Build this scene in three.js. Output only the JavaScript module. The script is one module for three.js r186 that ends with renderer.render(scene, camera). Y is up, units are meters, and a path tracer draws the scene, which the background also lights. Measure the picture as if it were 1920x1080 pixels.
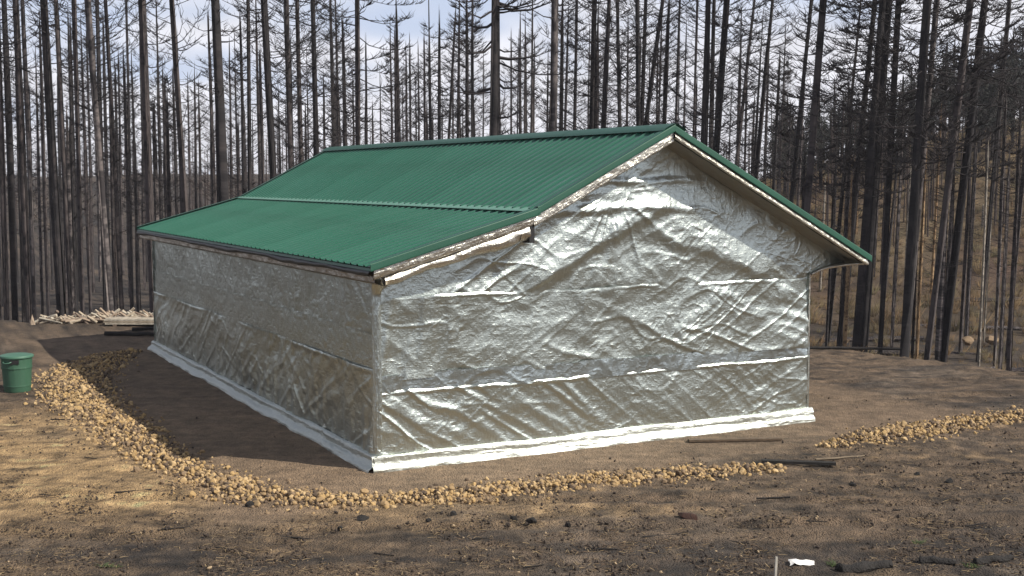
import * as THREE from 'three';
import { ImprovedNoise } from 'three/addons/math/ImprovedNoise.js';
import { mergeGeometries, mergeVertices, toCreasedNormals } from 'three/addons/utils/BufferGeometryUtils.js';

// ------------------------------------------------------------ camera, sky, sun, exposure
const scene = new THREE.Scene();
const F_PX = 2335.1, PITCH = 4.945 * Math.PI / 180, YAW = 28.0445 * Math.PI / 180;
const CAM = new THREE.Vector3(-5.85, 3.7245, 14.6793);
const camera = new THREE.PerspectiveCamera(2 * Math.atan(540 / F_PX) * 180 / Math.PI, 1920 / 1080, 0.1, 3000);
const FWD = new THREE.Vector3(Math.sin(YAW) * Math.cos(PITCH), -Math.sin(PITCH), -Math.cos(YAW) * Math.cos(PITCH));
camera.position.copy(CAM); camera.lookAt(CAM.clone().add(FWD)); camera.updateMatrixWorld();
scene.add(camera);
const renderer = new THREE.WebGLRenderer({ antialias: true });
renderer.setSize(1024, 576);
renderer.toneMapping = THREE.LinearToneMapping;
renderer.toneMappingExposure = 1.12;
renderer.shadowMap.enabled = true;
renderer.shadowMap.type = THREE.PCFSoftShadowMap;

const SUN = new THREE.Vector3(1.9, 2.66, 2.36).normalize();
const sun = new THREE.DirectionalLight(new THREE.Color(1, 0.93, 0.82), 5);
sun.position.copy(SUN).multiplyScalar(60); sun.target.position.set(0, 0, 0);
sun.castShadow = true; sun.shadow.mapSize.set(4096, 4096);
Object.assign(sun.shadow.camera, { left: -40, right: 40, top: 40, bottom: -40, near: 1, far: 160 });
sun.shadow.radius = 1.2; sun.shadow.bias = -0.0005;
scene.add(sun, sun.target);

const perlin = new ImprovedNoise();
const N3 = (x, y, z) => perlin.noise(x + 100.37, y + 57.11, z + 31.7);
function fbm(x, y, z, o = 4, g = 0.5) { let s = 0, a = 1, f = 1, t = 0; for (let i = 0; i < o; i++) { s += a * N3(x * f, y * f, z * f); t += a; a *= g; f *= 2.03; } return s / t; }
const clamp = (v, a = 0, b = 1) => Math.min(b, Math.max(a, v));
const ss = (a, b, v) => { const t = clamp((v - a) / (b - a)); return t * t * (3 - 2 * t); };
const lerp = (a, b, t) => a + (b - a) * t;
function rng(seed) { let s = seed >>> 0; return () => { s = (s + 0x6D2B79F5) >>> 0; let t = s; t = Math.imul(t ^ (t >>> 15), t | 1); t ^= t + Math.imul(t ^ (t >>> 7), t | 61); return ((t ^ (t >>> 14)) >>> 0) / 4294967296; }; }

{ // sky: broken pale cloud over blue
  const w = 1024, h = 512, d = new Float32Array(w * h * 4);
  for (let j = 0; j < h; j++) {
    const el = ((j + 0.5) / h - 0.5) * Math.PI, up = Math.sin(el);
    for (let i = 0; i < w; i++) {
      const az = (i + 0.5) / w * 2 * Math.PI, x = Math.cos(az) * Math.cos(el), z = Math.sin(az) * Math.cos(el);
      const e = clamp(up);
      const k = 1 / (e + 0.22);
      const c1 = fbm(x * k * 1.7 + 3.1, up * 5, z * k * 1.7, 5, 0.55), c2 = fbm(x * k * 5 + 9, 4 + up * 9, z * k * 5, 4, 0.55);
      const cover = ss(-0.34, 0.10, c1 + 0.35 * c2 + 0.24 * (1 - ss(0.0, 0.14, e)));
      const top = ss(0, 0.75, e);
      const br = lerp(0.56, 0.17, top), bg = lerp(0.64, 0.27, top), bb = lerp(0.80, 0.52, top);
      const cl = lerp(0.95, 0.34, top) * (0.88 + 0.45 * c2);
      const o = (j * w + i) * 4;
      d[o] = lerp(br, cl * 0.97, cover); d[o + 1] = lerp(bg, cl * 0.975, cover); d[o + 2] = lerp(bb, cl * 1.05, cover); d[o + 3] = 1;
      if (up < 0) { d[o] = 0.12; d[o + 1] = 0.1; d[o + 2] = 0.08; }
    }
  }
  const t = new THREE.DataTexture(d, w, h, THREE.RGBAFormat, THREE.FloatType);
  t.mapping = THREE.EquirectangularReflectionMapping; t.magFilter = t.minFilter = THREE.LinearFilter; t.needsUpdate = true;
  scene.background = t; scene.environment = t;
  scene.fog = new THREE.FogExp2(new THREE.Color(0.80, 0.80, 0.86), 0.00045);
}

// ------------------------------------------------------------ helpers
const names = {};
function numbered(n) { const k = names[n] = (names[n] ?? -1) + 1; return k ? `${n}_${String(k).padStart(3, '0')}` : n; }
function tag(o, label, category, group, kind) { if (label) o.userData.label = label; if (category) o.userData.category = category; if (group) o.userData.group = group; if (kind) o.userData.kind = kind; return o; }
function thing(name, label, category, p = [0, 0, 0], turn = 0, group) { const o = new THREE.Group(); o.name = numbered(name); scene.add(o); o.position.set(...p); o.rotation.y = turn; return tag(o, label, category, group); }
function mesh(name, geo, mat, parent) { const m = new THREE.Mesh(geo, mat); m.name = parent ? name : numbered(name); m.castShadow = m.receiveShadow = true; (parent || scene).add(m); return m; }
const R2 = [Math.cos(YAW), Math.sin(YAW)], F2 = [Math.sin(YAW), -Math.cos(YAW)];   // right and forward on the ground, (x, z)
const ground2 = (s, d) => [CAM.x + s * R2[0] + d * F2[0], CAM.z + s * R2[1] + d * F2[1]];
const sd = (x, z) => { const a = x - CAM.x, b = z - CAM.z; return [a * R2[0] + b * R2[1], a * F2[0] + b * F2[1]]; };
// the point on the level y where the photograph's pixel (1920 x 1080) looks
function onLevel(px, py, y = 0) {
  const right = new THREE.Vector3(R2[0], 0, R2[1]), up = new THREE.Vector3().crossVectors(right, FWD);
  const v = FWD.clone().addScaledVector(right, (px - 960) / F_PX).addScaledVector(up, (540 - py) / F_PX);
  const t = (y - CAM.y) / v.y; return [CAM.x + v.x * t, CAM.z + v.z * t];
}
class MB {
  constructor() { this.p = []; this.i = []; this.t = []; }
  v(x, y, z, u = 0, w = 0) { this.p.push(x, y, z); this.t.push(u, w); return this.p.length / 3 - 1; }
  tri(a, b, c) { this.i.push(a, b, c); }
  quad(a, b, c, d) { this.i.push(a, b, c, a, c, d); }
  tube(pts, rad, sides, point = true, us = 1, vs = 1) {
    let prev = null, v0 = 0, len = 0;
    for (let k = 0; k < pts.length; k++) {
      const a = pts[Math.max(0, k - 1)], b = pts[Math.min(pts.length - 1, k + 1)];
      let dx = b[0] - a[0], dy = b[1] - a[1], dz = b[2] - a[2]; const l = Math.hypot(dx, dy, dz) || 1; dx /= l; dy /= l; dz /= l;
      if (k) len += Math.hypot(pts[k][0] - pts[k - 1][0], pts[k][1] - pts[k - 1][1], pts[k][2] - pts[k - 1][2]);
      let ax = Math.abs(dy) > 0.9 ? [1, 0, 0] : [0, 1, 0];
      let ux = dy * ax[2] - dz * ax[1], uy = dz * ax[0] - dx * ax[2], uz = dx * ax[1] - dy * ax[0]; const ul = Math.hypot(ux, uy, uz); ux /= ul; uy /= ul; uz /= ul;
      const wx = dy * uz - dz * uy, wy = dz * ux - dx * uz, wz = dx * uy - dy * ux;
      if (k === pts.length - 1 && point) { const tip = this.v(...pts[k], 0, len * vs); for (let s = 0; s < sides; s++) this.tri(prev[s], prev[s + 1], tip); break; }
      const ring = [];
      for (let s = 0; s <= sides; s++) { const an = s / sides * 2 * Math.PI, c = Math.cos(an) * rad[k], n = Math.sin(an) * rad[k]; ring.push(this.v(pts[k][0] + ux * c + wx * n, pts[k][1] + uy * c + wy * n, pts[k][2] + uz * c + wz * n, s / sides * us, len * vs)); }
      if (prev) for (let s = 0; s < sides; s++) this.quad(prev[s], prev[s + 1], ring[s + 1], ring[s]);
      prev = ring;
    }
    return this;
  }
  box(cx, cy, cz, sx, sy, sz) { const g = new THREE.BoxGeometry(sx, sy, sz).translate(cx, cy, cz); this.add(g); return this; }
  add(g) { const o = this.p.length / 3, a = g.attributes.position.array, n = g.attributes.uv?.array; for (let k = 0; k < a.length; k++) this.p.push(a[k]); for (let k = 0; k < a.length / 3; k++) this.t.push(n ? n[2 * k] : 0, n ? n[2 * k + 1] : 0); const ix = g.index ? g.index.array : null; if (ix) for (const q of ix) this.i.push(q + o); else for (let k = 0; k < a.length / 3; k++) this.i.push(k + o); }
  geo() { const g = new THREE.BufferGeometry(); g.setAttribute('position', new THREE.Float32BufferAttribute(this.p, 3)); g.setAttribute('uv', new THREE.Float32BufferAttribute(this.t, 2)); g.setIndex(this.i); g.computeVertexNormals(); return g; }
}
// a sheet over a grid of (a, b): f gives the point; uv in metres
function sheet(na, nb, f) {
  const m = new MB();
  for (let j = 0; j <= nb; j++) for (let i = 0; i <= na; i++) { const q = f(i / na, j / nb); m.v(q[0], q[1], q[2], q[3] ?? q[0], q[4] ?? q[1]); }
  for (let j = 0; j < nb; j++) for (let i = 0; i < na; i++) { const a = j * (na + 1) + i; m.quad(a, a + 1, a + na + 2, a + na + 1); }
  return m.geo();
}
// tileable noise for textures
function tileNoise(seed) {
  const r = rng(seed), P = new Float32Array(65536).map(() => r());
  return (x, y, p, q = p) => { const x0 = Math.floor(x), y0 = Math.floor(y), fx = x - x0, fy = y - y0, a = fx * fx * (3 - 2 * fx), b = fy * fy * (3 - 2 * fy); const g = (i, j) => P[((((i % p) + p) % p) * 251 + (((j % q) + q) % q) * 7919 + p * 31) & 65535]; return lerp(lerp(g(x0, y0), g(x0 + 1, y0), a), lerp(g(x0, y0 + 1), g(x0 + 1, y0 + 1), a), b); };
}
function texture(w, h, fn, color) {
  const d = new Uint8Array(w * h * 4);
  for (let j = 0; j < h; j++) for (let i = 0; i < w; i++) { const c = fn(i / w, j / h), o = (j * w + i) * 4; for (let k = 0; k < 3; k++) { let v = clamp(Array.isArray(c) ? c[k] : c); if (color) v = v <= 0.0031308 ? v * 12.92 : 1.055 * v ** (1 / 2.4) - 0.055; d[o + k] = Math.round(v * 255); } d[o + 3] = 255; }
  const t = new THREE.DataTexture(d, w, h, THREE.RGBAFormat); t.wrapS = t.wrapT = THREE.RepeatWrapping; t.magFilter = THREE.LinearFilter; t.minFilter = THREE.LinearMipmapLinearFilter; t.generateMipmaps = true;
  if (color) t.colorSpace = THREE.SRGBColorSpace; t.needsUpdate = true; return t;
}
const tn = tileNoise(11), tn2 = tileNoise(29);
const tfbm = (u, v, p, o, q = p) => { let s = 0, a = 1, t = 0; for (let k = 0; k < o; k++) { s += a * tn(u * p, v * q, p, q); t += a; a *= 0.55; p *= 2; q *= 2; } return s / t; };
const lin = (r, g, b) => new THREE.Color().setRGB(r, g, b);

// ------------------------------------------------------------ materials
const crinkle = texture(1024, 1024, (u, v) => {
  const wu = u + 0.05 * (tn2(u * 6, v * 6, 6) - 0.5), wv = v + 0.05 * (tn2(u * 6 + 3, v * 6 + 3, 6) - 0.5);
  let s = 0, a = 1, t = 0; for (const p of [9, 19, 41, 83]) { s += a * Math.abs(2 * tn(wu * p, wv * p, p) - 1); t += a; a *= 0.6; } return 1 - s / t;
});
const rep = (t, r, q = r) => { const c = t.clone(); c.repeat.set(r, q); c.needsUpdate = true; return c; };
const foilBump = rep(crinkle, 0.9);
const foil = (r, g, b, rough, bump, more) => new THREE.MeshStandardMaterial({ color: lin(r, g, b), metalness: 1, roughness: rough, bumpMap: foilBump, bumpScale: bump, side: THREE.DoubleSide, ...more });
const M = {
  foil: foil(0.575, 0.63, 0.595, 0.36, 0.009),
  foilTape: foil(0.56, 0.635, 0.645, 0.34, 0.008),
  foilSkirt: foil(0.57, 0.60, 0.565, 0.56, 0.012),
  foilTrim: foil(0.68, 0.66, 0.59, 0.40, 0.014),
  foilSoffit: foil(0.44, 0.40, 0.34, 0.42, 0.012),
  black: new THREE.MeshStandardMaterial({ color: lin(0.012, 0.012, 0.013), roughness: 0.6, side: THREE.DoubleSide }),
  membrane: new THREE.MeshStandardMaterial({ color: lin(0.03, 0.032, 0.032), roughness: 0.5, side: THREE.DoubleSide }),
};
const roofRough = texture(512, 512, (u, v) => 0.62 + 0.5 * (tfbm(u, v, 6, 5) - 0.5), false);
const roofTint = texture(512, 512, (u, v) => { const k = 0.74 + 0.44 * tfbm(u, v, 4, 5), s = tn(u * 90, v * 90, 90) > 0.965 ? 0.9 : 1; return [k * s, k * s, k * s]; }, true);
M.roof = [0, 1, 2].map(k => new THREE.MeshStandardMaterial({ color: lin(0.022 + 0.002 * k, 0.108 + 0.005 * k, 0.071 + 0.004 * k), roughness: 0.58, roughnessMap: rep(roofRough, 0.4), map: rep(roofTint, 0.35), side: THREE.DoubleSide }));
M.flash = new THREE.MeshStandardMaterial({ color: lin(0.13, 0.29, 0.22), roughness: 0.5, map: rep(roofTint, 0.5), side: THREE.DoubleSide });
M.trim = new THREE.MeshStandardMaterial({ color: lin(0.018, 0.090, 0.058), roughness: 0.45, map: rep(roofTint, 0.5), side: THREE.DoubleSide });

const barkTex = (a, b, c, seed) => { const n = tileNoise(seed); return texture(256, 512, (u, v) => { const f = n(u * 13, v * 9, 13, 9) * 0.5 + n(u * 27, v * 20, 27, 20) * 0.3 + n(u * 54, v * 60, 54, 60) * 0.2, pl = n(u * 4, v * 2, 4, 2); const k = ss(0.38, 0.62, f * 0.75 + pl * 0.25), m = ss(0.55, 0.75, pl * 0.6 + f * 0.4); return [0, 1, 2].map(q => lerp(lerp(a[q], b[q], k), c[q], m * 0.6)); }, true); };
const barkH = texture(256, 512, (u, v) => 0.5 * tn(u * 13, v * 9, 13, 9) + 0.3 * tn(u * 27, v * 20, 27, 20) + 0.2 * tn(u * 54, v * 60, 54, 60));
const bark = (t) => new THREE.MeshStandardMaterial({ map: t, roughness: 0.95, bumpMap: barkH, bumpScale: 0.03 });
M.barkBlack = bark(barkTex([0.012, 0.011, 0.013], [0.030, 0.026, 0.028], [0.05, 0.04, 0.04], 3));
M.barkDark = bark(barkTex([0.013, 0.011, 0.013], [0.052, 0.043, 0.044], [0.10, 0.083, 0.081], 4));
M.barkGrey = bark(barkTex([0.034, 0.030, 0.032], [0.150, 0.130, 0.127], [0.25, 0.22, 0.21], 5));
M.barkTan = bark(barkTex([0.10, 0.062, 0.035], [0.33, 0.215, 0.115], [0.42, 0.30, 0.18], 6));
M.barkPale = bark(barkTex([0.16, 0.14, 0.12], [0.36, 0.32, 0.27], [0.44, 0.40, 0.34], 7));
M.twig = new THREE.MeshStandardMaterial({ color: lin(0.022, 0.018, 0.020), roughness: 0.95, side: THREE.DoubleSide });
M.twigBrown = new THREE.MeshStandardMaterial({ color: lin(0.055, 0.040, 0.036), roughness: 0.95, side: THREE.DoubleSide });
M.needle = new THREE.MeshStandardMaterial({ color: lin(0.022, 0.025, 0.021), roughness: 0.95, side: THREE.DoubleSide });
M.brush = new THREE.MeshStandardMaterial({ color: lin(0.19, 0.145, 0.085), roughness: 1, side: THREE.DoubleSide });

// ------------------------------------------------------------ terrain
const crestAt = t => t < -0.29 ? 32.6 : t < 0.24 ? lerp(32.6, 27.4, (t + 0.29) / 0.53) : Math.max(17, 27.4 - (t - 0.24) * 21.5);
function terrain(x, z) {
  const [s, d] = sd(x, z); const t = s / Math.max(d, 4);
  let h = 2.15 * (1 - ss(0.5, 10.6, d));
  const e = d > 4 ? d - crestAt(clamp(t, -0.8, 0.8)) : -1;
  const flat = ss(0, 1.2, Math.max(Math.max(-x - 0.6, x - 7.6), Math.max(z - 0.5, -13.7 - z)));
  if (e > 0) {
    let v = -2.6 * (1 - Math.exp(-e / 11));
    const hill = ss(0.10, 0.22, t) * ss(41, 95, d), peak = 4.2 + (clamp(t, 0.1, 0.5) - 0.21) * 21;
    v = lerp(v, peak + 0.5 * N3(x * 0.09, 7, z * 0.09), hill);
    const rid = (1 - ss(0.02, 0.16, t)) * ss(85, 185, d);
    v = lerp(v, 4.2 + 3.0 * N3(x * 0.02, 2, z * 0.02), rid);
    v += 0.25 * N3(x * 0.3, 9, z * 0.3) * ss(0, 6, e);
    if (d > 260) v = lerp(v, 2, ss(260, 600, d));
    h += v;
  } else {
    h += flat * (0.05 * N3(x * 0.35, 1, z * 0.35) + 0.022 * N3(x * 1.1, 3, z * 1.1));
    h += 0.10 * ss(-2.2, 0, e) * (0.6 + 0.8 * N3(x * 0.8, 5, z * 0.8)) * ss(0.15, 0.25, Math.abs(t));
  }
  return h;
}
// fine roughness of the soil, only where the ground is seen close
const rut = (x, z) => { const [s, d] = sd(x, z); let h = 0; for (const [s0, d0, k] of [[1, 20.4, 0.16], [1, 21.9, 0.16], [-9, 12.9, 0.02], [-9, 14.5, -0.03]]) { const u = d - d0 - k * (s - s0) - 0.25 * N3(s * 0.25, d0, 5); h -= 0.028 * Math.exp(-((u / 0.13) ** 2)) - 0.012 * Math.exp(-(((Math.abs(u) - 0.24) / 0.09) ** 2)); } return h; };
const soil = (x, z, rough) => rough * (rut(x, z) + 0.030 * (1 - Math.abs(2 * N3(x * 1.6, 11, z * 1.6))) * 0.6 + 0.022 * N3(x * 4.1, 12, z * 4.1) + 0.012 * N3(x * 9.3, 13, z * 9.3));
function padness(x, z) { // 1 on the raked strip round the cabin, 0 on rough ground
  const w = 0.45 * N3(x * 0.5, 21, z * 0.5);
  const dx = Math.max(-1.9 - x, x - 9.4, 0), dz = Math.max(z - 1.1 + 0.06 * Math.max(0, x - 3), -15.5 - z, 0);
  return 1 - ss(0.1, 0.9, Math.hypot(dx, dz) + w);
}
{
  const axis = (lo, hi, fine, f0, f1) => { const a = []; let v = f0; while (v <= f1) { a.push(v); v += fine; } let st = fine; v = f1; while (v < hi) { st *= 1.09; v += st; a.push(v); } st = fine; v = f0; const b = []; while (v > lo) { st *= 1.09; v -= st; b.push(v); } return [...b.reverse(), ...a]; };
  const xs = axis(-900, 900, 0.075, -11, 14), zs = axis(-1100, 300, 0.075, -8, 9);
  const nx = xs.length, nz = zs.length, p = new Float32Array(nx * nz * 3), uv = new Float32Array(nx * nz * 2), col = new Float32Array(nx * nz * 3), ix = [];
  const C = { tan: [0.42, 0.285, 0.145], pad: [0.25, 0.178, 0.118], brown: [0.150, 0.106, 0.070], dark: [0.050, 0.039, 0.032], burnt: [0.034, 0.027, 0.023], hill: [0.18, 0.132, 0.074], hillRed: [0.125, 0.074, 0.050] };
  const mix = (a, b, t) => [lerp(a[0], b[0], t), lerp(a[1], b[1], t), lerp(a[2], b[2], t)];
  for (let j = 0; j < nz; j++) for (let i = 0; i < nx; i++) {
    const x = xs[i], z = zs[j], o = j * nx + i, [s, d] = sd(x, z), t = s / Math.max(d, 4), e = d - crestAt(clamp(t, -0.8, 0.8));
    const pad = padness(x, z), close = 1 - ss(26, 40, d);
    let h = terrain(x, z) + soil(x, z, close * lerp(1, 0.22, pad));
    p.set([x, h, z], o * 3); uv.set([x, z], o * 2);
    // colour of the soil: litter, ash and bare dirt in streaks across the slope
    const n1 = fbm(x * 0.22, 41, z * 0.22, 4), n2 = fbm(s * 0.35, 43, d * 1.3, 5, 0.6), n3 = fbm(x * 3.2, 47, z * 3.2, 4, 0.6);
    const left = ss(1.5, -3.4, s + 1.2 * n1), front = ss(14.6, 12.6, d + 1.6 * n1);
    const near = ss(21, 17.5, d - 1.5 * n1), inside = ss(-0.50, -0.43, t); let c = mix(C.brown, C.tan, clamp(left * near * inside * (1 - 0.75 * front) + 0.35 * n2 * near));
    c = mix(c, C.burnt, clamp((1 - inside) * 0.8 + (1 - near) * left * (0.14 + n2)));
    c = mix(c, C.dark, clamp(front * (0.28 + 0.5 * ss(-3, 4, s)) * (0.6 + 3.6 * n2 + 0.7 * n3) + ss(13.4, 12.0, d) * (0.45 + 2.2 * n2)));
    c = mix(c, C.dark, clamp(ss(1, 4, s) * (1 - front) * ss(0.02, 0.30, n2) * 0.75));
    c = mix(c, C.tan, clamp(ss(0.05, 0.32, n2 * 0.7 + n3 * 0.5) * 0.4 * near * (1 - 0.6 * front)));
    c = mix(c, [0.13, 0.118, 0.105], clamp(1.6 * fbm(x * 0.5, 57, z * 0.5, 4) - 0.12) * 0.55 * (1 - pad));
    c = mix(c, C.pad, pad * 0.9);
    if (e > -0.5) { const b = ss(-0.5, 1.5, e); let f = mix(C.burnt, C.brown, clamp(0.25 + 1.2 * n1)); const hl = ss(0.10, 0.2, t) * ss(43, 60, d); f = mix(f, mix(C.hill, C.hillRed, clamp(0.5 + 2.5 * fbm(x * 0.06, 51, z * 0.06, 3) - 0.6 * ss(48, 80, d) + 0.3)), hl); c = mix(c, f, b); }
    const n4 = fbm(s * 1.6, 53, d * 5.5, 3, 0.6), k = 1 + (1.1 * n3 + 1.6 * n4) * (1 - pad * 0.65) + 0.4 * n1;
    col.set(c.map(v => clamp(v * k, 0.008, 0.6)), o * 3);
  }
  for (let j = 0; j < nz - 1; j++) for (let i = 0; i < nx - 1; i++) { const a = j * nx + i; ix.push(a, a + nx, a + 1, a + 1, a + nx, a + nx + 1); }
  const g = new THREE.BufferGeometry(); g.setAttribute('position', new THREE.BufferAttribute(p, 3)); g.setAttribute('uv', new THREE.BufferAttribute(uv, 2)); g.setAttribute('color', new THREE.BufferAttribute(col, 3)); g.setIndex(ix); g.computeVertexNormals();
  const map = texture(1024, 1024, (u, v) => { const a = tfbm(u, v, 12, 6), b = tn2(u * 150, v * 150, 150), c2 = tn(u * 64, v * 64, 64); let k = 0.55 + 0.75 * a; if (b > 0.86) k *= 0.45; if (b < 0.08) k *= 1.5; k *= 0.85 + 0.3 * c2; return [k * 0.8, k * 0.79, k * 0.77]; }, true);
  const bump = texture(1024, 1024, (u, v) => 0.6 * tfbm(u, v, 16, 6) + 0.4 * tn2(u * 150, v * 150, 150));
  tag(mesh('ground', g, new THREE.MeshStandardMaterial({ vertexColors: true, map: rep(map, 0.55), bumpMap: rep(bump, 0.55), bumpScale: 0.05, roughness: 1 })), 'bare brown burnt soil around the cabin, rising to a hillside at right', 'ground', null, 'structure');
}

// ------------------------------------------------------------ the cabin
const CB = { W: 7.2, L: 13.1, eL: [-0.22, 2.66], br: [2.15, 3.325], rd: [4.31, 4.44], eR: [7.99, 2.54], zn: 0.41, zf: -13.55 };
const roofY = x => x < CB.br[0] ? lerp(CB.eL[1], CB.br[1], (x - CB.eL[0]) / (CB.br[0] - CB.eL[0])) : x < CB.rd[0] ? lerp(CB.br[1], CB.rd[1], (x - CB.br[0]) / (CB.rd[0] - CB.br[0])) : lerp(CB.rd[1], CB.eR[1], (x - CB.rd[0]) / (CB.eR[0] - CB.rd[0]));
const cabin = thing('cabin', 'long cabin wrapped in crinkled silver foil under a green ribbed metal roof', 'cabin');
const ridge = (x, y, z) => 1 - Math.min(1, Math.abs(N3(x, y, z)) * 2.4);
const crease = (x, y, z, k = 7) => { const n = N3(x, y, z) * k; return 1 / (1 + n * n * n * n + n * n); };
// flat triangles between random heights: the facets and straight creases of a crushed sheet
const hash2 = (i, j, q) => { let h = Math.imul(i, 374761393) ^ Math.imul(j, 668265263) ^ Math.imul(q | 0, 2147483629); h = Math.imul(h ^ (h >>> 13), 1274126177); return ((h ^ (h >>> 16)) >>> 0) / 4294967296 - 0.5; };
function facet(x, y, q, turn) {
  const c = Math.cos(turn), n = Math.sin(turn), x1 = x * c - y * n, y1 = x * n + y * c, k = (x1 + y1) * 0.3660254, a = x1 + k, b = y1 + k, i = Math.floor(a), j = Math.floor(b), f = a - i, g = b - j;
  return f > g ? hash2(i, j, q) * (1 - f) + hash2(i + 1, j, q) * (f - g) + hash2(i + 1, j + 1, q) * g : hash2(i, j, q) * (1 - g) + hash2(i, j + 1, q) * (g - f) + hash2(i + 1, j + 1, q) * f;
}
function foilRelief(u, v, q) { // the crumpled surface, metres outward: slack billows, sharp creases between flat facets
  const wx = 0.22 * N3(u * 1.3, v * 1.3, q), wy = 0.22 * N3(u * 1.3 + 7, v * 1.3, q + 3);
  const a = u + wx, b = v + wy, patch = clamp(0.45 + 1.5 * N3(u * 0.7, v * 1.0, q + 20), 0.12, 1.1);
  let h = 0.036 * N3(u * 0.8, v * 1.1, q + 30) + 0.008 * N3(a * 2.2, b * 2.7, q + 33);
  h += 0.020 * facet(a * 1.3, b * 1.8, q, 0.3) + 0.0115 * facet(a * 3.1, b * 4.0, q + 1, 1.1) + patch * (0.0078 * facet(a * 6.4, b * 8.0, q + 2, 0.7) + 0.0026 * facet(u * 15, v * 17, q + 3, 1.4));
  const c1 = u * 0.83 + v * 0.56, c2 = v * 0.83 - u * 0.56, m1 = clamp(0.3 + 2 * N3(u * 0.5, v * 0.6, q + 50)), m2 = clamp(0.3 + 2 * N3(u * 0.6, v * 0.5, q + 60));
  h += m1 * 0.0048 * crease(c1 * 0.5, c2 * 3.4 + 0.3 * wx, q + 70, 7) + m2 * 0.0048 * crease((u * 0.75 - v * 0.66) * 0.45, (v * 0.75 + u * 0.66) * 3.1 + 0.3 * wy, q + 80, 7);
  return h + 0.006 * crease(a * 1.1, b * 1.7, q, 14) + patch * 0.0035 * crease(a * 2.9, b * 3.6, q + 5, 16) + patch * 0.0022 * crease(a * 6.1, b * 7.4, q + 6, 12);
}
// long drag folds that fan away from where the sheet is pinned
function drag(u, v, ang, fq, q) { const c = Math.cos(ang), s = Math.sin(ang), l = u * c + v * s, w = -u * s + v * c + 0.12 * N3(u * 1.2, v * 1.2, q); return crease(l * 0.55, w * fq, q, 4.5); }

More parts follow.
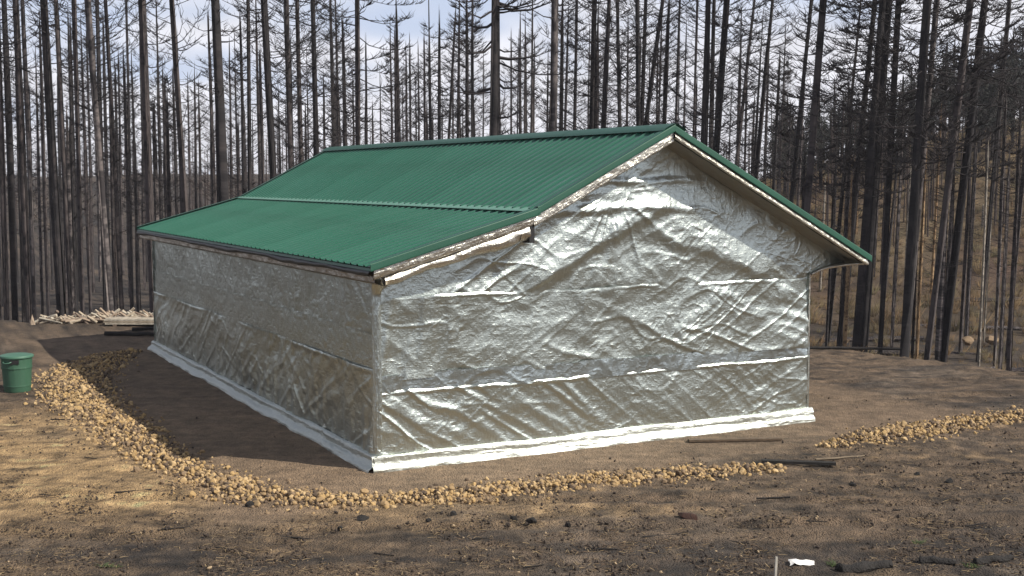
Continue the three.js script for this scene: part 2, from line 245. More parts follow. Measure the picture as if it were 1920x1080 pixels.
{ // gable end, towards the camera
  const Z0 = -0.05, W = CB.W;
  const lowEdge = x => x <= W ? 0 : 2.30 + 0.16 * Math.sin(clamp((x - W) / 0.74) * Math.PI / 2);
  function gableSheet(name, mat, y0, y1, off, q, relief, extra, x0 = 0.02, x1 = W) {
    const nx = Math.round((x1 - x0) / 0.0115), ny = Math.max(6, Math.round(((typeof y1 === 'function' ? 1.5 : y1 - y0)) / 0.0115));
    mesh(name, sheet(nx, ny, (a, b) => {
      const x = lerp(x0, x1, a), lo = Math.max(typeof y0 === 'function' ? y0(x) : y0 + 0.012 * N3(x * 1.4, q, 3), lowEdge(x)), hi = typeof y1 === 'function' ? y1(x) : y1 + 0.035 * N3(x * 0.9, q, 9) + 0.016 * N3(x * 4.2, q, 19);
      const y = lerp(lo, Math.max(hi, lo + 0.01), b), pin = Math.min(1, (x - x0) / 0.05 + 0.1, (x1 - x) / 0.05 + 0.1);
      return [x, y, Z0 + off + (relief * foilRelief(x, y, q) + extra(x, y, hi, lo)) * pin];
    }), mat, cabin);
  }
  // top sheet up to the roof, with the bit under the right eave
  gableSheet('foil_sheet', M.foil, 2.17, x => roofY(x) - 0.03, 0, 3, 1.15, (x, y) => {
    const px = x - 3.6, py = y - 3.55, an = Math.atan2(py, px), rr = Math.hypot(px, py);
    const dg = (ax, ay, ex, ey, wd) => { const l = Math.hypot(ex - ax, ey - ay), t = ((x - ax) * (ex - ax) + (y - ay) * (ey - ay)) / l, n = ((y - ay) * (ex - ax) - (x - ax) * (ey - ay)) / l + 0.04 * N3(t * 2, 1, 5); return Math.exp(-((n > 0 ? n / (wd * 3) : n / wd) ** 2)) * ss(-0.2, 0.3, t) * ss(l + 0.3, l - 0.4, t); };
    return 0.055 * dg(2.2, 2.3, 4.5, 3.4, 0.10) + 0.045 * dg(4.0, 3.1, 6.3, 2.35, 0.12) + 0.012 * crease(an * 4.2, rr * 0.5, 61, 5) * ss(0.15, 0.5, rr) * ss(2.3, 0.8, rr) + 0.016 * drag(x, y, 0.55, 4.5, 63) * ss(3.2, 1.5, x) + 0.030 * Math.exp(-(((y - 3.70 - 0.05 * N3(x * 1.3, 2, 2)) / 0.05) ** 2)) * ss(2.6, 3.2, x) * ss(5.6, 4.0, x) + 0.03 * Math.exp(-(((y - 3.32 - 0.03 * Math.sin(x * 2)) / 0.06) ** 2)) * ss(2.3, 2.8, x) * ss(5.4, 4.4, x);
  }, 0.02, W + 0.74);
  // middle sheet, its top edge puffed out over the one above
  gableSheet('foil_sheet', M.foil, 1.16, 2.24, 0.014, 13, 1.1, (x, y, hi) => {
    return (0.012 * Math.exp(-(((y - hi + 0.03) / 0.02) ** 2)) - 0.012 * Math.exp(-(((y - hi) / 0.012) ** 2))) * clamp(0.3 + 1.6 * N3(x * 0.9, 1, 71), 0.1, 0.7) + 0.024 * crease(x * 3.1, y * 0.45, 73, 4) * ss(1.9, 0.5, x) + 0.012 * drag(x, y, -0.35, 3.6, 75) * ss(1.4, 3.4, x) + 0.007 * drag(x, y, 0.6, 5, 77) * ss(3.5, 6, x);
  });
  // smooth joining strip between middle and lower sheets
  gableSheet('joining_strip', M.foilTape, 0.97, 1.22, 0.026, 23, 0.8, (x, y) => 0.006 * ridge(x * 6, y * 2, 79));
  // lower sheet, top edge rolled forward
  gableSheet('foil_sheet', M.foil, 0.17, 1.02, 0.030, 33, 0.8, (x, y, hi) => {
    return (0.024 * Math.exp(-(((y - hi + 0.03 - 0.015 * N3(x * 2.2, 1, 4)) / 0.024) ** 2)) - 0.014 * Math.exp(-(((y - hi) / 0.014) ** 2))) * clamp(0.5 + 0.9 * N3(x * 1.1, 2, 81), 0.3, 0.8) + 0.013 * drag(x, y, -0.62, 5.2, 83) * (0.35 + ss(0.2, -0.2, N3(x * 0.5, 3, 5))) + 0.006 * drag(x, y, 0.5, 6, 85) * ss(4.5, 6.5, x);
  });
  // skirt: rolled over a board, then spread out on the soil
  const prof = [[0.205, 0.04], [0.198, 0.065], [0.18, 0.082], [0.15, 0.084], [0.115, 0.082], [0.098, 0.088], [0.085, 0.102], [0.066, 0.118], [0.04, 0.130], [0.015, 0.136], [-0.02, 0.14]];
  mesh('foil_skirt', sheet(420, 40, (a, b) => {
    const x = lerp(-0.07, W + 0.05, a), k = b * (prof.length - 1), i = Math.min(prof.length - 2, Math.floor(k)), f = k - i, y = lerp(prof[i][0], prof[i + 1][0], f), o = lerp(prof[i][1], prof[i + 1][1], f);
    return [x, y + 0.022 * N3(x * 1.1, b * 3, 5) * (b < 0.9 ? 1 : 0.3), Z0 + o * (1 + 0.35 * N3(x * 0.8, b * 2, 6) + 0.25 * b * facet(x * 2.2, 3, 7, 0.2)) + 0.014 * facet(x * 3, b * 5, 91, 0.3) + 0.010 * facet(x * 9, b * 10, 93, 0.8), x, b * 0.5];
  }), M.foilSkirt, cabin);
}
{ // long side wall, in the shade, and the two walls out of sight
  const L = CB.L, X0 = 0.05;
  function sideSheet(name, mat, y0, y1, off, q, relief, extra) {
    const nz = 640, ny = Math.max(10, Math.round((y1 - y0) / 0.02));
    mesh(name, sheet(nz, ny, (a, b) => { const z = -lerp(0.06, L, a), hi = y1 + 0.02 * N3(z * 0.9, q, 2), lo = y0 + 0.015 * N3(z * 1.3, q, 7), y = lerp(lo, hi, b); return [X0 - off - relief * foilRelief(-z, y, q) - extra(-z, y, hi), y, z, -z, y]; }), mat, cabin);
  }
  sideSheet('foil_sheet', M.foil, 1.68, 2.50, 0, 103, 0.5, (u, y) => 0.008 * crease(u * 3.3, y * 0.3, 105, 4));
  sideSheet('joining_strip', M.foil, 1.22, 1.76, 0.012, 113, 0.35, (u, y) => 0.004 * N3(u * 0.8, y * 2, 3));
  sideSheet('foil_sheet', M.foil, 0.16, 1.30, 0.020, 123, 0.85, (u, y, hi) => 0.014 * Math.exp(-(((y - hi + 0.03) / 0.03) ** 2)) * clamp(0.45 + 1.2 * N3(u * 0.8, 4, 9)) + 0.016 * crease(u * 2.6, y * 0.35, 125, 4) * ss(1.2, 0.4, y) + 0.009 * drag(u, y, -0.5, 4, 127));
  const prof = [[0.20, 0.04], [0.192, 0.075], [0.17, 0.095], [0.14, 0.09], [0.115, 0.084], [0.098, 0.09], [0.08, 0.115], [0.058, 0.145], [0.032, 0.165], [0.01, 0.172], [-0.02, 0.175]];
  mesh('foil_skirt', sheet(520, 36, (a, b) => { const u = lerp(-0.04, L + 0.1, a), k = b * (prof.length - 1), i = Math.min(prof.length - 2, Math.floor(k)), f = k - i, y = lerp(prof[i][0], prof[i + 1][0], f), o = lerp(prof[i][1], prof[i + 1][1], f); return [X0 - o * (1 + 0.25 * N3(u * 0.7, 1, 3) + 0.3 * b * facet(u * 2.2, 5, 9, 0.2)) - 0.016 * facet(u * 3, b * 5, 131, 0.3) - 0.010 * facet(u * 9, b * 10, 133, 0.8), y + 0.02 * N3(u * 1.1, b * 3, 25), -u, u, b * 0.5]; }), M.foilSkirt, cabin);
  mesh('back_foil', sheet(120, 60, (a, b) => { const x = lerp(0.05, CB.W, a), y = lerp(-0.05, roofY(x) - 0.05, b); return [x, y, -L - 0.0 - foilRelief(x, y, 140)]; }), M.foil, cabin);
  mesh('right_foil', sheet(200, 40, (a, b) => { const z = -lerp(0.05, L, a), y = lerp(-0.05, 2.34, b); return [CB.W + foilRelief(-z, y, 150), y, z, -z, y]; }), M.foil, cabin);
  // wrinkled fold over the near corner
  mesh('corner_fold', sheet(26, 170, (a, b) => { const y = lerp(0.10, 2.50, b), an = lerp(-0.2, Math.PI / 2 + 0.2, a), flare = 0.10 * ss(2.25, 2.5, y), r = 0.066 + 0.008 * facet(y * 4, an * 2.2, 161, 0.4) + 0.005 * facet(y * 11, an * 3, 163, 0.9) + 0.010 * N3(y * 1.6, an, 5) + flare * 0.3; return [0.075 - r * Math.cos(an) * 1.15 + 0.05 * flare, y, -0.085 + r * Math.sin(an) * 1.15 + flare, an * 0.3, y]; }), M.foil, cabin);
  // far corner and right corner folds
  mesh('corner_fold', sheet(16, 120, (a, b) => { const y = lerp(0.2, 2.3, b), an = lerp(0, Math.PI / 2, a), r = 0.05 + 0.012 * ridge(y * 4.5, an, 171); return [CB.W - 0.04 + r * Math.sin(an), y, -0.09 + r * Math.cos(an) * 1.25, an * 0.3, y]; }), M.foilTrim, cabin);
  mesh('corner_fold', sheet(16, 100, (a, b) => { const y = lerp(0.1, 2.5, b), an = lerp(0, Math.PI / 2, a), r = 0.06 + 0.012 * ridge(y * 4.5, an, 173); return [0.07 - r * Math.cos(an), y, -L + 0.03 - r * Math.sin(an), an * 0.3, y]; }), M.foil, cabin);
}
{ // eaves, fascias and soffits, all wrapped
  const { zn, zf, W, L } = CB;
  // fascia along the left eave with a slack dark membrane above it and a foil soffit below
  const eave = new MB();
  mesh('eave_fascia', sheet(300, 8, (a, b) => { const z = lerp(zn - 0.03, zf, a), y = lerp(2.60, 2.465, b); return [-0.15 - 0.008 * ridge(z * 3, y * 6, 181), y, z, -z, y]; }), M.foilSoffit, cabin);
  mesh('eave_soffit', sheet(300, 8, (a, b) => { const z = lerp(zn - 0.03, zf, a); return [lerp(-0.15, 0.06, b), 2.465 - 0.055 * Math.sin(b * Math.PI / 2) - 0.006 * ridge(z * 2.5, b, 183), z, -z, b * 0.3]; }), M.foilSoffit, cabin);
  mesh('eave_membrane', sheet(360, 8, (a, b) => { const z = lerp(zn - 0.05, zf - 0.04, a), sag = 0.03 * ss(0, 0.5, N3(z * 0.5, 3, 1) + 0.2); return [-0.175 - 0.05 * Math.sin(b * 2.6) - 0.015 * N3(z * 1.4, b, 6), 2.625 - (0.075 + sag) * b + 0.01 * N3(z * 2.2, 4, 4), z, -z, b]; }), M.membrane, cabin);
  mesh('drip_edge', sheet(200, 3, (a, b) => [-0.20 - 0.012 * b, 2.645 - 0.035 * b, lerp(zn - 0.02, zf, a)]), M.trim, cabin);
  // rake fascias on the near gable: flat crinkled face, then a lip turned under
  function rake(x0, x1, name, mat, pts, q) {
    const n = Math.round(Math.hypot(x1 - x0, roofY(x1) - roofY(x0)) / 0.03);
    mesh(name, sheet(n, (pts.length - 1) * 4, (a, b) => { const x = lerp(x0, x1, a), k = b * (pts.length - 1), i = Math.min(pts.length - 2, Math.floor(k)), f = k - i, dy = lerp(pts[i][0], pts[i + 1][0], f), z = lerp(pts[i][1], pts[i + 1][1], f); return [x, roofY(x) + dy + 0.004 * N3(x * 5, dy * 9, q), z + 0.008 * ridge(x * 3.4, dy * 5, q) + 0.004 * ridge(x * 9, dy * 14, q + 3), x, k * 0.1]; }), mat, cabin);
  }
  const fz = zn - 0.035;
  rake(CB.eL[0] + 0.06, CB.br[0], 'rake_fascia', M.foilTrim, [[-0.055, fz], [-0.10, fz + 0.004], [-0.165, fz - 0.01], [-0.19, fz - 0.05]], 191);
  rake(CB.br[0] - 0.05, CB.rd[0], 'rake_fascia', M.foilTrim, [[-0.055, fz], [-0.12, fz + 0.004], [-0.185, fz], [-0.205, fz - 0.05]], 195);
  rake(CB.rd[0], CB.eR[0] - 0.05, 'rake_fascia', M.foilTrim, [[-0.05, fz + 0.012], [-0.08, fz + 0.024], [-0.112, fz + 0.046], [-0.132, fz + 0.04], [-0.14, fz]], 199);
  // soffits between fascia and wall
  const soff = (x0, x1, d0, d1, q) => mesh('rake_soffit', sheet(Math.round(Math.abs(x1 - x0) / 0.025), 14, (a, b) => { const x = lerp(x0, x1, a); return [x, roofY(x) - lerp(d0, d1, b) - 0.012 * ridge(x * 1.6, b * 2.2, q) - 0.005 * ridge(x * 6, b * 4, q + 2), lerp(fz - 0.02, -0.06, b), x, b * 0.45]; }), M.foilSoffit, cabin);
  soff(CB.eL[0] + 0.08, CB.br[0], 0.17, 0.15, 201); soff(CB.br[0], CB.rd[0], 0.18, 0.15, 205); soff(CB.rd[0], CB.eR[0] - 0.06, 0.135, 0.145, 209);
  // rolled foil under the lower rake, open and dark at its upper end
  const roll = new MB(), x0 = 0.02, x1 = 2.05; const pts = [], rad = [];
  for (let k = 0; k <= 60; k++) { const x = lerp(x0, x1, k / 60); pts.push([x, roofY(x) - 0.245 - 0.012 * Math.sin(k * 0.3), 0.25 + 0.02 * N3(x * 2, 5, 5)]); rad.push((0.075 + 0.045 * ss(0.6, 2.05, x)) * (1 + 0.12 * N3(x * 5, 1, 1))); }
  roll.tube(pts, rad, 22, false, 0.5, 1);
  { const a = roll.p; for (let k = 0; k < a.length; k += 3) { const n = 0.012 * ridge(a[k] * 3.2, a[k + 1] * 7, a[k + 2] * 5 + 9); a[k + 2] += n; a[k + 1] -= n * 0.5; } }
  mesh('foil_roll', roll.geo(), M.foilTrim, cabin);
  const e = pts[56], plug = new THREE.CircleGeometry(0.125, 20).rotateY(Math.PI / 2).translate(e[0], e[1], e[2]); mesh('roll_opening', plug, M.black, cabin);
  mesh('beam_end', new THREE.BoxGeometry(0.075, 0.25, 0.20).translate(x1 + 0.03, roofY(x1) - 0.27, 0.255), M.black, cabin);
  // curved foil closing the right eave
  mesh('eave_soffit', sheet(260, 20, (a, b) => { const x = lerp(W - 0.01, W + 0.76, b), z = lerp(lerp(-0.01, fz, ss(0.2, 1, b)), zf, a); return [x, 2.29 + 0.165 * Math.sin(b * Math.PI / 2) - 0.012 * ridge(z * 2, b * 2, 221), z, -z, b * 0.8]; }), M.foilTrim, cabin);
  mesh('eave_fascia', sheet(200, 5, (a, b) => { const z = lerp(fz, zf, a); return [CB.eR[0] - 0.05 + 0.006 * ridge(z * 3, b, 225), lerp(2.53, 2.43, b), z, -z, b * 0.1]; }), M.foilTrim, cabin);
  const lip = new MB(), lp = [], lr = []; for (let k = 0; k <= 40; k++) { const b = k / 40, x = lerp(W - 0.01, W + 0.75, b); lp.push([x, 2.285 + 0.165 * Math.sin(b * Math.PI / 2), lerp(-0.01, fz, ss(0.2, 1, b))]); lr.push(0.016 * (1 + 0.4 * N3(x * 9, 1, 4))); }
  mesh('foil_lip', lip.tube(lp, lr, 8, false, 0.1, 1).geo(), M.foilTrim, cabin);
}
{ // roof: sheets of ribbed metal, each its own piece
  const roof = new THREE.Group(); roof.name = 'roof'; cabin.add(roof);
  const P = 0.2286, RIB = [[0, 0], [0.020, 0.021], [0.046, 0.021], [0.066, 0], [0.112, 0], [0.116, 0.002], [0.124, 0.002], [0.128, 0], [0.172, 0], [0.176, 0.002], [0.184, 0.002], [0.188, 0]];
  const prof = []; for (let k = 0; k < 4; k++) for (const [a, b] of RIB) prof.push([k * P + a, b]); prof.push([4 * P, 0]); prof.push([4 * P + 0.016, 0.020]);
  function panel(len, steps, seed) { // along local x = up the slope, z = across; top is +y
    const m = new MB(), r = rng(seed);
    for (let k = 0; k <= steps; k++) for (const [w, h] of prof) { const u = len * k / steps; m.v(u, h + 0.0025 * N3(u * 1.1, w * 2.2, seed) + (k === 0 && h === 0 ? 0 : 0), w, u, w); }
    const n = prof.length; for (let k = 0; k < steps; k++) for (let i = 0; i < n - 1; i++) { const a = k * n + i; m.quad(a, a + 1, a + n + 1, a + n); }
    return toCreasedNormals(m.geo(), 0.35);
  }
  const [z0, z1] = [CB.zn, CB.zf], nP = Math.round((z0 - z1) / 0.9144);
  const slopes = [[CB.eL, [CB.br[0] + 0.06, CB.br[1] + 0.012], 0, 0.02], [[CB.br[0] - 0.03, roofY(CB.br[0] - 0.03)], CB.rd, 0.026, 0], [CB.eR, CB.rd, 0, 0]];
  slopes.forEach(([a, b, lift], q) => {
    const len = Math.hypot(b[0] - a[0], b[1] - a[1]), geos = [0, 1, 2].map(k => panel(len - (q ? 0.03 : 0), 10, 300 + q * 7 + k)), ang = Math.atan2(b[1] - a[1], Math.abs(b[0] - a[0]));
    for (let k = 0; k < nP; k++) {
      const m = mesh('roof_panel', geos[k % 3], M.roof[(k * 2 + q) % 3], roof);
      const zs = (z0 - z1) / (nP * 0.9144);
      m.scale.z = zs;
      if (b[0] > a[0]) { m.position.set(a[0], a[1] + lift, z1 + k * 0.9144 * zs); m.rotation.set(0, 0, ang); m.rotation.order = 'YXZ'; }
      else { m.rotation.order = 'YXZ'; m.rotation.set(0, Math.PI, ang); m.position.set(a[0], a[1] + lift, z1 + (k + 1) * 0.9144 * zs); }
    }
  });
  // flashing at the change of pitch
  mesh('pitch_flashing', sheet(200, 4, (a, b) => { const x = lerp(CB.br[0] - 0.13, CB.br[0] + 0.02, b); return [x, roofY(x) + (b < 0.1 ? 0.030 : b < 0.3 ? 0.042 : 0.034) + 0.0015 * N3(a * 40, b, 1), lerp(z0 - 0.01, z1 + 0.01, a)]; }), M.flash, roof);
  // ridge cap with lapped lengths
  for (let k = 0; k < 5; k++) {
    const a0 = lerp(z0 + 0.02, z1, k / 5), a1 = lerp(z0 + 0.02, z1, (k + 1) / 5) - 0.08;
    mesh('ridge_cap', sheet(20, 10, (a, b) => { const o = lerp(-0.20, 0.20, b), x = CB.rd[0] + o; return [x, CB.rd[1] + 0.085 - Math.sqrt(o * o + 0.0009) * (o < 0 ? 0.50 : 0.50) - (Math.abs(o) > 0.185 ? 0.016 : 0) + 0.003 * (k % 2), lerp(a0, a1, a)]; }), M.trim, roof);
  }
  // rake trims: an angle folded over the gable edge
  for (const [xa, xb, zz, s] of [[CB.eL[0], CB.br[0] + 0.02, z0, 1], [CB.br[0] - 0.02, CB.rd[0], z0, 1], [CB.rd[0], CB.eR[0] + 0.02, z0, 1], [CB.eL[0], CB.br[0], z1, -1], [CB.br[0], CB.rd[0], z1, -1], [CB.rd[0], CB.eR[0], z1, -1]]) {
    const pr = [[-0.13, 0.030], [-0.02, 0.034], [0.0, 0.030], [0.006, 0.015], [0.004, -0.045], [0.008, -0.062], [0.0, -0.07]];
    const up = xa > 2 && xb < 4.5 ? 0.03 : 0.012;
    mesh('rake_trim', sheet(60, (pr.length - 1), (a, b) => { const x = lerp(xa, xb, a), [dz, dy] = pr[Math.round(b * (pr.length - 1))]; return [x, roofY(x) + dy + up + 0.002 * N3(x * 3, dy, 8), zz + s * (dz + 0.012)]; }), M.trim, roof);
  }
  // closed underside and boards so that no light passes between roof and wall
  const deck = new MB(); const poly = [CB.eL, CB.br, CB.rd, CB.eR];
  for (let k = 0; k < 3; k++) { const [a, b] = [poly[k], poly[k + 1]]; const q = [[a[0] + (k ? 0 : 0.05), a[1] - 0.02], [b[0] - (k === 2 ? 0.05 : 0), b[1] - 0.02]]; const v = []; for (const dy of [0, -0.09]) for (const [x, y] of q) for (const z of [z0 - 0.06, z1 + 0.06]) v.push(deck.v(x, y + dy, z)); deck.quad(v[0], v[1], v[3], v[2]); deck.quad(v[4], v[6], v[7], v[5]); deck.quad(v[0], v[2], v[6], v[4]); deck.quad(v[1], v[5], v[7], v[3]); deck.quad(v[0], v[4], v[5], v[1]); deck.quad(v[2], v[3], v[7], v[6]); }
  mesh('roof_deck', deck.geo(), M.black, roof);
}

// ------------------------------------------------------------ burnt pines
function trunkGeo(seed, bend) { // unit trunk: 1 m radius at the base, 1 m tall, bent a little
  const m = new MB(), pts = [], rad = [], n = 18;
  for (let k = 0; k <= n; k++) { const h = k / n; pts.push([bend * (N3(h * 2.2, seed, 1) + 0.5 * N3(h * 6, seed, 2)), h, bend * N3(h * 2.2, seed, 8)]); rad.push((Math.pow(1 - h, 0.62) * 0.93 + 0.03) * (1 + 0.22 * Math.exp(-h * 45)) * (1 + 0.06 * N3(h * 20, seed, 4))); }
  m.tube(pts, rad, 9, true, 1, 1);
  return m.geo();
}
// trunk radii are horizontal scale, so bend is stored in radii
const trunkGeos = [1, 2, 3, 4, 5].map(k => { const g = trunkGeo(k * 3.7, 0.55); const uv = g.attributes.uv; for (let i = 0; i < uv.count; i++) uv.setXY(i, uv.getX(i) * 1, g.attributes.position.getY(i) * 6); return g; });
// bare crown: real metres for a tree of height H
function crownGeo(seed, o) {
  const r = rng(seed), m = new MB(), H = o.H;
  for (let k = 0; k < o.n; k++) {
    const f = Math.pow(r(), o.bias ?? 0.8), y = lerp(o.from * H, H * 0.985, f), az = r() * 6.283, env = (o.shape ? o.shape(f) : Math.sin(Math.min(1, f * 1.15 + 0.18) * 2.8)), len = o.len * (0.35 + 0.75 * r()) * Math.max(0.12, env);
    const rise = o.rise + (r() - 0.5) * 0.5, curl = o.curl * (0.5 + r()), pts = [], rad = [], n = 4; let x = 0, yy = y, z = 0, wob = az;
    const r0 = o.r * (0.55 + 0.7 * r()) * (0.6 + 0.4 * env);
    for (let q = 0; q <= n; q++) { const t = q / n; pts.push([x, yy, z]); rad.push(r0 * (1 - 0.85 * t)); const st = len / n; wob += (r() - 0.5) * 0.7; x += Math.cos(wob) * st; z += Math.sin(wob) * st; yy += (rise + curl * (t - 0.25) + (r() - 0.5) * 0.25) * st; }
    m.tube(pts, rad, 3, true);
    const tw = Math.round(o.tw * (0.5 + r()));
    for (let q = 0; q < tw; q++) {
      const t = 0.25 + 0.75 * Math.sqrt(r()), i = Math.min(n - 1, Math.floor(t * n)), ff = t * n - i, b = [0, 1, 2].map(c => lerp(pts[i][c], pts[i + 1][c], ff)), ta = wob + (r() - 0.5) * 2.6, tl = o.tl * (0.3 + r()) * (1.1 - 0.5 * t), ty = 0.35 + 0.7 * r() - (o.droop ? 0.5 : 0);
      m.tube([b, [b[0] + Math.cos(ta) * tl * 0.55, b[1] + ty * tl * 0.4, b[2] + Math.sin(ta) * tl * 0.55], [b[0] + Math.cos(ta + 0.3) * tl * 0.9, b[1] + ty * tl, b[2] + Math.sin(ta + 0.3) * tl * 0.9]], [o.rt, o.rt * 0.7, 0], 3, true);
    }
  }
  return m.geo();
}
const H0 = 15;
const CROWN = {
  feather: [1, 2, 3].map(k => crownGeo(500 + k, { H: H0, from: 0.33, n: 110, len: 1.8, rise: 0.35, curl: 0.9, r: 0.017, rt: 0.008, tw: 14, tl: 0.48 })),
  tall: [1, 2, 3].map(k => crownGeo(520 + k, { H: H0, from: 0.38, n: 88, len: 1.5, rise: 0.2, curl: 1.0, r: 0.018, rt: 0.008, tw: 12, tl: 0.45, bias: 0.7 })),
  sparse: [1, 2, 3].map(k => crownGeo(540 + k, { H: H0, from: 0.22, n: 58, len: 0.75, rise: 0.1, curl: 0.4, r: 0.012, rt: 0.005, tw: 5, tl: 0.28, shape: f => 0.35 + f * (1.2 - f) * 2.2 })),
  wide: [1, 2, 3].map(k => crownGeo(560 + k, { H: H0, from: 0.30, n: 120, len: 2.5, rise: 0.02, curl: 0.55, r: 0.019, rt: 0.0105, tw: 23, tl: 0.46 })),
  heavy: [1].map(k => crownGeo(580 + k, { H: H0, from: 0.30, n: 74, len: 2.3, rise: 0.05, curl: 1.3, r: 0.042, rt: 0.008, tw: 17, tl: 0.5, bias: 0.75 })),
  top: [1, 2, 3, 4].map(k => crownGeo(600 + k, { H: H0, from: 0.34, n: 70, len: 1.15, rise: 0.5, curl: 1.0, r: 0.018, rt: 0.010, tw: 11, tl: 0.48, bias: 0.62, shape: f => 1.05 - 0.62 * f })),
};
let treeCount = 0;
// px is where the trunk crosses the row y=0 and y=600 of the photograph (1920 wide); d its distance; w its width in pixels; top the row of its tip, null when above the frame
function pine(x0, x6, w, d, kind, mat, top, label, group, o = {}) {
  const r = rng(9000 + treeCount++ * 17);
  const sB = (x6 - 960) / F_PX * d, sT = (x0 - 960) / F_PX * d, hgt = py => CAM.y + (338 - py) / F_PX * d;
  const [bx, bz] = ground2(sB, d), base = terrain(bx, bz) - 0.15, h6 = hgt(600), h0 = hgt(0), slope = (sT - sB) / (h0 - h6);
  const H = top === null ? (o.H ?? 14.5 + 3 * r()) - base * 0.5 : hgt(top) - base;
  const t = thing('burnt_pine', label, 'tree', [bx - slope * (h6 - base) * R2[0], base, bz - slope * (h6 - base) * R2[1]], 0, group);
  const tr = mesh('trunk', trunkGeos[treeCount % 5], mat, t), rad = w * d / F_PX / 2;
  tr.scale.set(rad * 1.0, H, rad * 1.0); tr.rotation.y = r() * 6.28;
  const list = CROWN[kind], c = mesh('crown', list[Math.floor(r() * list.length)], o.twig ?? M.twig, t), k = H / H0;
  const spread = o.spread ?? lerp(k, 1, 0.5); c.scale.set(spread, k, spread); c.rotation.y = r() * 6.28;
  // the stem leans, and bough and trunk lean with it
  const lean = Math.atan(slope), ax = new THREE.Vector3(F2[0], 0, F2[1]); t.quaternion.setFromAxisAngle(ax, lean);
  return t;
}
const L1 = 'charred slender pine in the dense stand left of the cabin', G1 = 'slender burnt pines left of the cabin';
const L2 = 'stouter blackened pine trunk standing left of the cabin and its eave', G2 = 'stout burnt pines left of the cabin';
const L3 = 'bare burnt pine rising behind the left half of the green roof', G3 = 'burnt pines behind the left roof half';
const L4 = 'burnt pine rising behind the roof ridge on the right half', G4 = 'burnt pines behind the right roof half';
const L5 = 'tall black pine leaning slightly right, standing right of the cabin', G5 = 'leaning burnt pines right of the cabin';
const K = { b: M.barkBlack, d: M.barkDark, g: M.barkGrey, t: M.barkTan, p: M.barkPale };
